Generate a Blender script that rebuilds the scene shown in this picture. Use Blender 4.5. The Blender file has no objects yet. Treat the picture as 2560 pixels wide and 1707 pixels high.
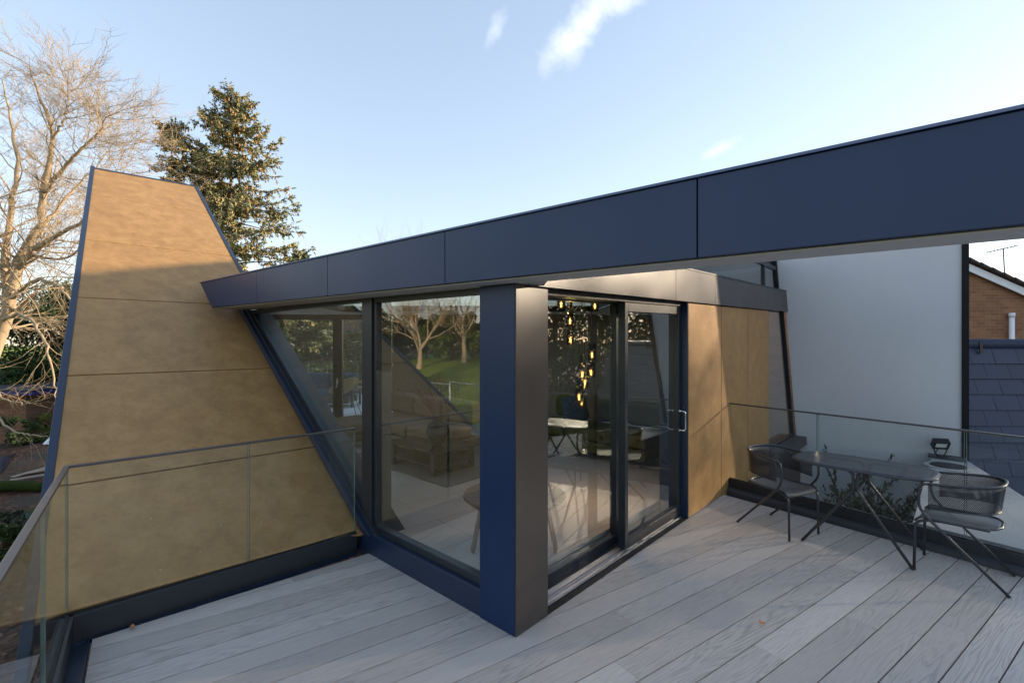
import bpy, bmesh, math, random
from mathutils import Vector, Matrix, noise
R = math.radians
sc = bpy.context.scene
COL = sc.collection

# ------------------------------------------------------------------ camera, sky, sun
cam_d = bpy.data.cameras.new('camera'); cam = bpy.data.objects.new('camera', cam_d); COL.objects.link(cam)
CAMH = 1.84
cam.location = (0, 0, CAMH); cam.rotation_euler = (R(90), 0, 0)
cam_d.sensor_width = 36; cam_d.lens = 17.0; cam_d.shift_y = 0.0006
cam_d.clip_start = 0.05; cam_d.clip_end = 3000
sc.camera = cam
SUN_EL = 11.0; SUN_AZ = 78.0          # azimuth measured from +Y towards +X
sdir = Vector((math.sin(R(SUN_AZ))*math.cos(R(SUN_EL)), math.cos(R(SUN_AZ))*math.cos(R(SUN_EL)), math.sin(R(SUN_EL))))
sun_d = bpy.data.lights.new('sun', 'SUN'); sun_d.energy = 2.15; sun_d.angle = R(0.8); sun_d.color = (1, .80, .58)
sun = bpy.data.objects.new('sun', sun_d); COL.objects.link(sun)
sun.rotation_euler = (-sdir).to_track_quat('-Z', 'Y').to_euler()
sc.view_settings.view_transform = 'Standard'; sc.view_settings.look = 'None'
sc.view_settings.gamma = 1; sc.view_settings.exposure = 2.27
w = bpy.data.worlds.new('World'); sc.world = w; w.use_nodes = True
nt = w.node_tree; nt.nodes.clear()
def wn(t, **k):
    n = nt.nodes.new(t)
    for a, b in k.items(): setattr(n, a, b)
    return n
sky = wn('ShaderNodeTexSky', sky_type='NISHITA', sun_disc=False, sun_elevation=R(SUN_EL), sun_rotation=R(SUN_AZ),
         air_density=1.0, dust_density=0.4, ozone_density=1.9, altitude=50)
bg = wn('ShaderNodeBackground'); bg.inputs[1].default_value = 0.13
out = wn('ShaderNodeOutputWorld')
CLOUD = 2.6
# a few wisps of cloud placed by direction
tc = wn('ShaderNodeTexCoord')
def cloud_mask(prev, d, size, stretch, ang, seed, strength):
    """soft elongated patch of cloud around direction d"""
    d = Vector(d).normalized()
    up = Vector((0, 0, 1)); rt = d.cross(up).normalized(); up = rt.cross(d)
    a = rt*math.cos(ang)+up*math.sin(ang); b = -rt*math.sin(ang)+up*math.cos(ang)
    def dot(v):
        n = wn('ShaderNodeVectorMath', operation='DOT_PRODUCT'); nt.links.new(tc.outputs['Generated'], n.inputs[0]); n.inputs[1].default_value = v; return n.outputs['Value']
    def math_(op, x, y=None, z=None):
        n = wn('ShaderNodeMath', operation=op)
        for i, q in enumerate((x, y, z)):
            if q is None: continue
            if isinstance(q, (int, float)): n.inputs[i].default_value = q
            else: nt.links.new(q, n.inputs[i])
        return n.outputs[0]
    nz = wn('ShaderNodeTexNoise'); nz.inputs['Scale'].default_value = 12; nz.inputs['Detail'].default_value = 9; nz.inputs['Roughness'].default_value = .68
    mp = wn('ShaderNodeMapping'); mp.inputs['Location'].default_value = (seed, seed*.7, 0); nt.links.new(tc.outputs['Generated'], mp.inputs['Vector']); nt.links.new(mp.outputs[0], nz.inputs['Vector'])
    x = math_('DIVIDE', dot(a), size*stretch); y = math_('DIVIDE', dot(b), size); zz = dot(d)
    x = math_('MULTIPLY', x, x); y = math_('MULTIPLY', y, y); r2 = math_('ADD', x, y)
    r = math_('SQRT', r2)
    m = math_('SUBTRACT', 1.0, r)
    m = math_('ADD', m, math_('MULTIPLY', math_('SUBTRACT', nz.outputs['Fac'], .55), 2.5))
    m = math_('MULTIPLY', m, .75)
    n = wn('ShaderNodeClamp'); nt.links.new(m, n.inputs[0]); m = n.outputs[0]
    m = math_('MULTIPLY', m, math_('GREATER_THAN', zz, .5))
    n = wn('ShaderNodeClamp'); nt.links.new(math_('SUBTRACT', 1.35, r), n.inputs[0]); m = math_('MULTIPLY', m, n.outputs[0])
    m = math_('MULTIPLY', m, strength)
    mix = wn('ShaderNodeMix', data_type='RGBA'); nt.links.new(m, mix.inputs['Factor']); nt.links.new(prev, mix.inputs['A'])
    mix.inputs['B'].default_value = (CLOUD, CLOUD, CLOUD*1.02, 1)
    return mix.outputs['Result']
def skyd(px, py): return ((px-1280)/1209, 1, (855-py)/1209)
gm_ = wn('ShaderNodeGamma'); nt.links.new(sky.outputs[0], gm_.inputs[0]); gm_.inputs[1].default_value = .56
tn_ = wn('ShaderNodeMix', data_type='RGBA', blend_type='MULTIPLY'); tn_.inputs['Factor'].default_value = 1; nt.links.new(gm_.outputs[0], tn_.inputs['A']); tn_.inputs["B"].default_value = (1.0, .955, .975, 1)
c = tn_.outputs['Result']
c = cloud_mask(c, skyd(1450, 70), .044, 2.5, R(42), 3.1, .85)
c = cloud_mask(c, skyd(1560, 5), .030, 2.6, R(14), 8.3, .7)
c = cloud_mask(c, skyd(1240, 70), .022, 2.0, R(60), 5.7, .5)
c = cloud_mask(c, skyd(1800, 372), .016, 3.2, R(24), 1.9, .5)
nt.links.new(c, bg.inputs[0]); nt.links.new(bg.outputs[0], out.inputs[0])
sc.cycles.use_denoising = True
sc.cycles.max_bounces = 10; sc.cycles.transparent_max_bounces = 24; sc.cycles.glossy_bounces = 6
sc.cycles.caustics_reflective = False; sc.cycles.caustics_refractive = False
sc.cycles.sample_clamp_indirect = 6

# ------------------------------------------------------------------ materials
class NT:
    def __init__(s, name):
        s.m = bpy.data.materials.new(name); s.m.use_nodes = True; s.t = s.m.node_tree; s.t.nodes.clear()
        s.out = s.n('ShaderNodeOutputMaterial')
    def n(s, t, **k):
        n = s.t.nodes.new(t)
        for a, b in k.items(): setattr(n, a, b)
        return n
    def l(s, a, b): s.t.links.new(a, b)
    def setv(s, sock, v):
        if isinstance(v, bpy.types.NodeSocket): s.l(v, sock)
        elif isinstance(v, (tuple, list)) and len(v) == 3 and sock.type == 'RGBA': sock.default_value = (*v, 1)
        else: sock.default_value = v
    def math(s, op, *a):
        n = s.n('ShaderNodeMath', operation=op)
        for i, q in enumerate(a): s.setv(n.inputs[i], q)
        return n.outputs[0]
    def mix(s, f, a, b, mode='MIX'):
        n = s.n('ShaderNodeMix', data_type='RGBA', blend_type=mode)
        s.setv(n.inputs['Factor'], f); s.setv(n.inputs['A'], a); s.setv(n.inputs['B'], b)
        return n.outputs['Result']
    def noise(s, vec, scale, detail=4, rough=.55, dist=0, dim='3D'):
        n = s.n('ShaderNodeTexNoise', noise_dimensions=dim)
        if vec is not None: s.l(vec, n.inputs['Vector'])
        n.inputs['Scale'].default_value = scale; n.inputs['Detail'].default_value = detail
        n.inputs['Roughness'].default_value = rough; n.inputs['Distortion'].default_value = dist
        return n.outputs['Fac']
    def ramp(s, f, stops):
        n = s.n('ShaderNodeValToRGB'); s.setv(n.inputs[0], f)
        e = n.color_ramp.elements
        while len(e) < len(stops): e.new(.5)
        for i, (p, c) in enumerate(stops):
            e[i].position = p; e[i].color = (*c, 1) if len(c) == 3 else c
        return n.outputs[0]
    def obj(s): return s.n('ShaderNodeTexCoord').outputs['Object']
    def uv(s): return s.n('ShaderNodeTexCoord').outputs['UV']
    def mapv(s, v, sc_=(1, 1, 1), loc=(0, 0, 0), rot=(0, 0, 0)):
        n = s.n('ShaderNodeMapping'); s.l(v, n.inputs[0]); n.inputs['Scale'].default_value = sc_; n.inputs['Location'].default_value = loc
        n.inputs['Rotation'].default_value = rot
        return n.outputs[0]
    def bump(s, h, strength=.3, dist=.01):
        n = s.n('ShaderNodeBump'); s.l(h, n.inputs['Height']); n.inputs['Strength'].default_value = strength; n.inputs['Distance'].default_value = dist
        return n.outputs[0]
    def principled(s, color, rough=.5, metal=0, normal=None, spec=.5, **k):
        p = s.n('ShaderNodeBsdfPrincipled')
        s.setv(p.inputs['Base Color'], color); s.setv(p.inputs['Roughness'], rough); s.setv(p.inputs['Metallic'], metal)
        s.setv(p.inputs['Specular IOR Level'], spec)
        if normal is not None: s.l(normal, p.inputs['Normal'])
        for a, b in k.items(): s.setv(p.inputs[a], b)
        return p
    def done(s, sh):
        s.l(sh, s.out.inputs[0]); return s.m

def plain(name, color, rough=.5, metal=0, var=.12, scale=6, spec=.5, bump=0, wave=0):
    t = NT(name); o = t.obj(); f = t.noise(o, scale, 5)
    c = t.mix(f, tuple(x*(1-var) for x in color), tuple(min(1, x*(1+var)) for x in color))
    rr = t.math('ADD', t.math('MULTIPLY', t.noise(o, scale*2.3, 4), .12), rough-.06)
    nrm = t.bump(t.noise(o, 120, 3), bump, .002) if bump else None
    if wave: nrm = t.bump(t.noise(o, 1.7, 1), wave, .02)
    return t.done(t.principled(c, rr, metal, nrm, spec).outputs[0])

M = {}
M['navy'] = plain('dark_blue_grey_coated_metal', (.009, .026, .080), .36, 0, .22, .9, .36, 0, .22)
M['navy_warm_lit'] = plain('blue_grey_metal_warm_lit', (.050, .041, .036), .32, 0, .2, 1.4, .5, 0, .2)  # same metal as navy, with the warm light on face B put into its colour
M['navy_edge'] = plain('navy_flashing', (.011, .024, .055), .36, 0, .1, 2, .6)
M['frame'] = plain('anthracite_frame', (.020, .024, .030), .35, 0, .1, 3, .5)
M['black'] = plain('black_powder_coat', (.012, .013, .016), .42, 0, .15, 5, .4)
M['rubber'] = plain('black_rubber', (.008, .008, .009), .7)
M['furn'] = plain('charcoal_furniture_paint', (.030, .032, .040), .33, 0, .1, 12, .6)
M['alu'] = plain('mill_aluminium', (.42, .42, .44), .42, .9, .08, 9)
M['chrome'] = plain('polished_steel', (.75, .75, .77), .12, 1, .03, 3)
M['soffit'] = plain('pale_grey_render', (.56, .55, .54), .8, 0, .05, 3)
M['inner'] = plain('inner_wall_paint', (.58, .59, .57), .75, 0, .04, 2)
M['inner_dark'] = plain('taupe_wall_paint', (.21, .17, .12), .8, 0, .12, 1)
M['ceiling'] = plain('ceiling_paint', (.80, .77, .72), .8, 0, .03, 2)
M['tan'] = plain('tan_fabric', (.20, .150, .105), .95, 0, .12, 30, .1, .4)
M['olive'] = plain('olive_fabric', (.085, .075, .022), .95, 0, .12, 30, .1, .4)
M['bluecloth'] = plain('blue_grey_fabric', (.045, .075, .12), .95, 0, .12, 30, .1, .4)
M['wicker'] = plain('tan_wicker', (.42, .30, .13), .7, 0, .25, 60, .2, .6)
M['ceramic'] = plain('dark_ceramic', (.012, .020, .022), .3)
M['white_pl'] = plain('white_plastic', (.78, .80, .82), .4)
M['lead'] = plain('dark_grey_membrane', (.055, .060, .070), .6, 0, .25, 3, .4)
M['concrete'] = plain('pale_paving_concrete', (.52, .54, .56), .8, 0, .18, 3, .3, .2)
M['block'] = plain('grey_block_render', (.33, .335, .34), .8, 0, .15, 2, .3, .3)

def m_bronze():
    t = NT('mottled_bronze_panel'); o = t.obj()
    a = t.noise(o, 5.0, 9, .72, .3); b = t.noise(t.mapv(o, (14, 14, 34)), 1.4, 7, .75); c = t.noise(o, .7, 2)
    f = t.math('ADD', t.math('MULTIPLY', a, .62), t.math('ADD', t.math('MULTIPLY', b, .26), t.math('MULTIPLY', c, .12)))
    col = t.ramp(f, [(.32, (.275, .148, .052)), (.47, (.370, .208, .076)), (.53, (.410, .236, .089)), (.68, (.49, .300, .130))])
    rr = t.math('ADD', t.math('MULTIPLY', a, .25), .40)
    return t.done(t.principled(col, rr, .25, t.bump(b, .12, .003), .45).outputs[0])
M['bronze'] = m_bronze()

def m_render():
    t = NT('white_render'); o = t.obj()
    a = t.noise(o, .8, 5, .6); b = t.noise(o, 160, 2)
    col = t.mix(t.math('ADD', t.math('MULTIPLY', a, .6), t.math('MULTIPLY', t.noise(t.mapv(o, (5, 5, .35)), 1, 6, .65), .4)), (.62, .64, .70), (.76, .78, .83))
    return t.done(t.principled(col, .85, 0, t.bump(b, .25, .003), .2).outputs[0])
M['render'] = m_render()

def m_deck():
    t = NT('embossed_grey_oak_decking'); u = t.uv()
    big = t.noise(t.mapv(u, (.50, 6.5, 1)), 1.0, 2.6, .5, .15)
    ring = t.math('SINE', t.math('MULTIPLY', big, 150))
    line = t.math('POWER', t.math('ADD', t.math('MULTIPLY', ring, .5), .5), 2.6)
    fine = t.noise(t.mapv(u, (5, 190, 1)), 1.0, 3, .6)
    pore = t.math('GREATER_THAN', t.noise(t.mapv(u, (16, 260, 1)), 1.0, 2, .5), .64)
    amp = t.noise(t.mapv(u, (.35, .9, 1), (7, 3, 0)), 1.0, 2)
    amp = t.ramp(amp, [(.36, (.12, .12, .12)), (.64, (1, 1, 1))])
    oi = t.n('ShaderNodeAttribute', attribute_name='tone'); tone = oi.outputs['Fac']
    base = t.mix(tone, (.44, .395, .362), (.62, .568, .525))
    blot = t.noise(t.mapv(u, (1.3, 3, 1)), 1.3, 5, .6)
    base = t.mix(t.math('MULTIPLY', blot, .5), base, (.47, .418, .38))
    d = t.math('MULTIPLY', t.math('MULTIPLY', line, amp), .36)
    d = t.math('ADD', d, t.math('MULTIPLY', t.math('SUBTRACT', fine, .42), .75))
    d = t.math('ADD', d, t.math('MULTIPLY', pore, .16))
    d = t.math('ADD', d, t.math('MULTIPLY', t.math('GREATER_THAN', t.noise(u, 34, 2, .5), .79), .8))
    cl = t.n('ShaderNodeClamp'); t.l(d, cl.inputs[0])
    col = t.mix(cl.outputs[0], base, (.15, .145, .145))
    h = t.math('SUBTRACT', 1.0, t.math('ADD', t.math('MULTIPLY', line, amp), t.math('MULTIPLY', fine, .8)))
    rr = t.math('ADD', t.math('MULTIPLY', blot, .12), .46)
    return t.done(t.principled(col, rr, 0, t.bump(h, .30, .003), .45).outputs[0])
M['deck'] = m_deck()

def m_glass(name, tint=(.90, .97, .95), ior=1.6, dirt=.0, add=0.0):
    t = NT(name)
    fr = t.n('ShaderNodeFresnel'); fr.inputs[0].default_value = ior
    bf = t.n('ShaderNodeNewGeometry').outputs['Backfacing']
    f = t.math('MULTIPLY', t.math('ADD', fr.outputs[0], add), t.math('SUBTRACT', 1.0, bf))
    tr = t.n('ShaderNodeBsdfTransparent'); tr.inputs[0].default_value = (*tint, 1)
    gl = t.n('ShaderNodeBsdfGlossy'); gl.inputs['Roughness'].default_value = 0.0; gl.inputs[0].default_value = (.97, 1, .99, 1)
    o = t.obj(); nb = t.bump(t.noise(o, .9, 2), .02, .05); t.l(nb, gl.inputs['Normal'])
    mx = t.n('ShaderNodeMixShader'); t.l(f, mx.inputs[0]); t.l(tr.outputs[0], mx.inputs[1]); t.l(gl.outputs[0], mx.inputs[2])
    sh = mx.outputs[0]
    if dirt:
        df = t.n('ShaderNodeBsdfDiffuse'); df.inputs[0].default_value = (.6, .65, .65, 1)
        m2 = t.n('ShaderNodeMixShader')
        sp = t.math('MULTIPLY', t.math('GREATER_THAN', t.noise(o, 55, 2, .5), .74), .35)
        t.l(t.math('ADD', sp, t.math('MULTIPLY', t.noise(t.mapv(o, (2, 2, .5)), 1.5, 4), dirt)), m2.inputs[0]); t.l(sh, m2.inputs[1]); t.l(df.outputs[0], m2.inputs[2]); sh = m2.outputs[0]
    return t.done(sh)
M['glass'] = m_glass('window_glass', (.945, .97, .96), 1.7, 0, .10)
M['rail_glass'] = m_glass('balustrade_glass', (.955, .975, .965), 1.42, .015)
M['edge_glass'] = plain('green_glass_edge', (.13, .19, .18), .15, 0, .1, 5, .8)
M['smoke'] = m_glass('smoked_glass', (.35, .38, .36), 1.5)
M['lens'] = m_glass('lamp_lens_glass', (.6, .62, .62), 1.9, .2)

def m_perf(name, k=95.0, r=.30, col=(.030, .032, .040), thin=True):
    """sheet metal punched with round holes in a staggered grid, from the UVs in metres"""
    t = NT(name); u = t.uv()
    sep = t.n('ShaderNodeSeparateXYZ'); t.l(u, sep.inputs[0])
    x = t.math('MULTIPLY', sep.outputs[0], k); y = t.math('MULTIPLY', sep.outputs[1], k/ .866)
    def cell(dx, dy):
        yy = t.math('MULTIPLY', t.math('ADD', y, dy), .5)
        fx = t.math('SUBTRACT', t.math('FRACT', t.math('ADD', x, dx)), .5)
        fy = t.math('MULTIPLY', t.math('SUBTRACT', t.math('FRACT', yy), .5), 1.732)
        return t.math('SQRT', t.math('ADD', t.math('MULTIPLY', fx, fx), t.math('MULTIPLY', fy, fy)))
    d = t.math('MINIMUM', cell(0, 0), cell(.5, 1))
    hole = t.math('LESS_THAN', d, r)
    o = t.obj(); f = t.noise(o, 12, 3)
    p = t.principled(t.mix(f, tuple(c*.9 for c in col), tuple(c*1.15 for c in col)), .32, 0, None, .6)
    tr = t.n('ShaderNodeBsdfTransparent')
    mx = t.n('ShaderNodeMixShader'); t.l(hole, mx.inputs[0]); t.l(p.outputs[0], mx.inputs[1]); t.l(tr.outputs[0], mx.inputs[2])
    return t.done(mx.outputs[0])
M['perf'] = m_perf('perforated_sheet_metal', 92, .30)
M['perf_fine'] = m_perf('finely_perforated_sheet_metal', 120, .27, (.13, .132, .14))  # seat sheet: backlit sky glare put into a paler colour than the backrest
M['perf_top'] = m_perf('closely_punched_table_metal', 130, .17)

def m_brick(name, c1, c2, mortar, sx=1.0, rough=.85):
    t = NT(name); u = t.uv()
    b = t.n('ShaderNodeTexBrick'); t.l(u, b.inputs['Vector'])
    b.inputs['Scale'].default_value = 1.0; b.inputs['Brick Width'].default_value = .225; b.inputs['Row Height'].default_value = .075
    b.inputs['Mortar Size'].default_value = .006; b.inputs['Mortar Smooth'].default_value = .3; b.inputs['Bias'].default_value = 0
    b.inputs['Color1'].default_value = (*c1, 1); b.inputs['Color2'].default_value = (*c2, 1); b.inputs['Mortar'].default_value = (*mortar, 1)
    n1 = t.noise(t.mapv(u, (4.4, 13.3, 1)), 1.0, 2); n2 = t.noise(u, 40, 3)
    col = t.mix(t.math('MULTIPLY', n1, .5), b.outputs['Color'], tuple(x*.45 for x in c1), 'MIX')
    col = t.mix(.25, col, t.ramp(n2, [(.3, (.5, .5, .5)), (.7, (1, 1, 1))]), 'MULTIPLY')
    return t.done(t.principled(col, rough, 0, t.bump(t.math('SUBTRACT', 1.0, b.outputs['Fac']), .5, .008), .2).outputs[0])
M['brick'] = m_brick('buff_red_brick', (.40, .20, .10), (.27, .125, .065), (.30, .26, .22))
M['brick2'] = m_brick('shed_brick', (.34, .17, .09), (.24, .11, .065), (.22, .18, .15))

def m_slate():
    t = NT('blue_slate_tile'); o = t.obj()
    r = t.n('ShaderNodeNewGeometry').outputs['Random Per Island']
    c = t.ramp(r, [(0, (.010, .018, .045)), (1, (.018, .030, .070))])
    c = t.mix(t.math('MULTIPLY', t.noise(o, 7, 5), .4), c, (.02, .025, .045))
    return t.done(t.principled(c, .5, 0, t.bump(t.noise(o, 90, 3), .25, .003), .5).outputs[0])
M['slate'] = m_slate()
M['tile'] = plain('brown_roof_tile', (.085, .055, .045), .85, 0, .3, 9)

def m_ground():
    t = NT('garden_ground'); o = t.obj()
    v = t.n('ShaderNodeTexVoronoi'); t.l(o, v.inputs['Vector']); v.inputs['Scale'].default_value = 11; v.inputs['Randomness'].default_value = 1
    leaf = t.ramp(t.n('ShaderNodeSeparateColor').outputs[0], [(0, (0, 0, 0)), (1, (1, 1, 1))])
    sp = t.n('ShaderNodeSeparateColor'); t.l(v.outputs['Color'], sp.inputs[0])
    leaf = t.ramp(sp.outputs[0], [(0, (.035, .018, .013)), (.35, (.085, .038, .026)), (.7, (.135, .062, .040)), (.93, (.19, .105, .065)), (1, (.30, .20, .14))])
    soil = t.mix(t.noise(o, 9, 6), (.045, .036, .028), (.105, .085, .065))
    litter = t.mix(t.ramp(t.noise(o, .35, 4), [(.42, (0, 0, 0)), (.56, (1, 1, 1))]), soil, leaf)
    moss = t.mix(t.noise(o, 14, 4), (.020, .040, .010), (.055, .095, .018))
    litter = t.mix(t.ramp(t.noise(t.mapv(o, loc=(9, 4, 0)), .42, 5), [(.60, (0, 0, 0)), (.68, (1, 1, 1))]), litter, moss)
    grass = t.mix(t.noise(o, 2.2, 8, .7), (.12, .18, .02), (.32, .36, .06))
    sx = t.n('ShaderNodeSeparateXYZ'); t.l(o, sx.inputs[0])
    wob = t.math('MULTIPLY', t.math('SUBTRACT', t.noise(o, .25, 4), .5), 7)
    a = t.math('LESS_THAN', t.math('ADD', sx.outputs[0], wob), -15.5); b = t.math('LESS_THAN', t.math('ADD', sx.outputs[1], wob), 13.0)
    far = t.math('GREATER_THAN', sx.outputs[1], 60.0)
    g = t.math('MAXIMUM', t.math('MULTIPLY', a, b), far)
    col = t.mix(g, litter, grass)
    return t.done(t.principled(col, .9, 0, t.bump(v.outputs['Distance'], .8, .04), .15).outputs[0])
M['ground'] = m_ground()

def m_leaf(name, stops, rough=.6, trans=.0):
    t = NT(name); r = t.n('ShaderNodeNewGeometry').outputs['Random Per Island']
    o = t.obj(); f = t.math('ADD', t.math('MULTIPLY', r, .65), t.math('MULTIPLY', t.noise(o, .9, 3), .35))
    p = t.principled(t.ramp(f, stops), rough, 0, None, .3)
    sh = p.outputs[0]
    if trans:
        tl = t.n('ShaderNodeBsdfTranslucent'); tl.inputs[0].default_value = (*stops[-1][1], 1)
        mx = t.n('ShaderNodeMixShader'); mx.inputs[0].default_value = trans; t.l(sh, mx.inputs[1]); t.l(tl.outputs[0], mx.inputs[2]); sh = mx.outputs[0]
    return t.done(sh)
M['needle'] = m_leaf('spruce_needles', [(.12, (.09, .11, .055)), (.36, (.19, .215, .11)), (.60, (.27, .28, .12)), (.74, (.42, .28, .115)), (.92, (.50, .31, .13))])
M['needle_b'] = m_leaf('blue_green_needles', [(.15, (.035, .060, .040)), (.5, (.085, .125, .070)), (.75, (.15, .17, .075)), (.95, (.22, .16, .07))])
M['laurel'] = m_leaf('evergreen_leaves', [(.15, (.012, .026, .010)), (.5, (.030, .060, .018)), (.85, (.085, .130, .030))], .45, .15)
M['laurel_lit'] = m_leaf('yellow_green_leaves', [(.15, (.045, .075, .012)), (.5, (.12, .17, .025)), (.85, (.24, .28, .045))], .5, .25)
M['olive_leaf'] = m_leaf('grey_green_leaves', [(.2, (.035, .048, .028)), (.5, (.070, .090, .055)), (.85, (.13, .15, .10))], .5, .1)
M['twigred'] = m_leaf('brown_hedge_leaves', [(.2, (.06, .035, .02)), (.5, (.14, .075, .035)), (.85, (.20, .13, .05))], .7, .1)
M['bark'] = plain('pale_sunlit_bark', (.37, .285, .185), .85, 0, .3, 5, .2, .5)
M['bark_dark'] = plain('brown_bark', (.14, .095, .065), .9, 0, .3, 6, .2, .5)
M['moss'] = plain('mossy_bark', (.030, .046, .010), .95, 0, .4, 9, .1, .6)
M['timber'] = plain('weathered_timber', (.30, .26, .22), .8, 0, .2, 8)
M['tarp'] = plain('green_tarpaulin', (.010, .050, .030), .5, 0, .3, 4, .4)
M['blacksheet'] = plain('black_plastic_sheet', (.012, .014, .030), .35, 0, .2, 5)
M['bluepaint'] = plain('worn_blue_paint', (.008, .016, .16), .5, 0, .5, 14)
def m_wood():
    t = NT('oak_table_wood'); o = t.obj(); f = t.noise(t.mapv(o, (3, 22, 22)), 1, 5, .6, .5)
    return t.done(t.principled(t.ramp(f, [(.3, (.13, .065, .03)), (.7, (.28, .16, .08))]), .4).outputs[0])
M['oak'] = m_wood()
def m_floor():
    t = NT('pale_interior_floor'); o = t.obj()
    b = t.n('ShaderNodeTexBrick'); t.l(t.mapv(o, (1, 1, 1), rot=(0, 0, R(-42))), b.inputs['Vector']); b.inputs['Brick Width'].default_value = 1.2; b.inputs['Row Height'].default_value = .6
    b.inputs['Scale'].default_value = 1; b.inputs['Mortar Size'].default_value = .003
    b.inputs['Color1'].default_value = (.60, .52, .47, 1); b.inputs['Color2'].default_value = (.56, .49, .44, 1); b.inputs['Mortar'].default_value = (.18, .15, .13, 1)
    c = t.mix(t.math('MULTIPLY', t.noise(o, 2.5, 6), .5), b.outputs['Color'], (.26, .22, .19))
    return t.done(t.principled(c, .28, 0, None, .5).outputs[0])
M['floor'] = m_floor()
def m_rug():
    t = NT('woven_rug'); u = t.uv()
    w_ = t.n('ShaderNodeTexWave', wave_type='BANDS', bands_direction='X'); t.l(u, w_.inputs[0]); w_.inputs['Scale'].default_value = 14; w_.inputs['Distortion'].default_value = 0
    w2 = t.n('ShaderNodeTexWave', wave_type='BANDS', bands_direction='Y'); t.l(u, w2.inputs[0]); w2.inputs['Scale'].default_value = 9
    f = t.math('MULTIPLY', w_.outputs['Fac'], w2.outputs['Fac'])
    return t.done(t.principled(t.mix(f, (.09, .085, .085), (.42, .38, .34)), .95, 0, t.bump(f, .6, .006), .1).outputs[0])
M['rug'] = m_rug()
def m_emit(name, col, s):
    t = NT(name); e = t.n('ShaderNodeEmission'); e.inputs[0].default_value = (*col, 1); e.inputs[1].default_value = s
    return t.done(e.outputs[0])
M['filament'] = m_emit('lit_filament', (1, .70, .34), 8)
def m_bulb():
    t = NT('amber_bulb_glass'); e = t.n('ShaderNodeEmission'); e.inputs[0].default_value = (1, .34, .07, 1); e.inputs[1].default_value = .16
    tr = t.n('ShaderNodeBsdfTransparent'); tr.inputs[0].default_value = (1, .75, .45, 1); a = t.n('ShaderNodeAddShader'); t.l(e.outputs[0], a.inputs[0]); t.l(tr.outputs[0], a.inputs[1])
    return t.done(a.outputs[0])
M['bulb'] = m_bulb()
M['lawnfence'] = plain('galvanised_steel', (.45, .50, .55), .4, .6, .1, 9)

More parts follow.
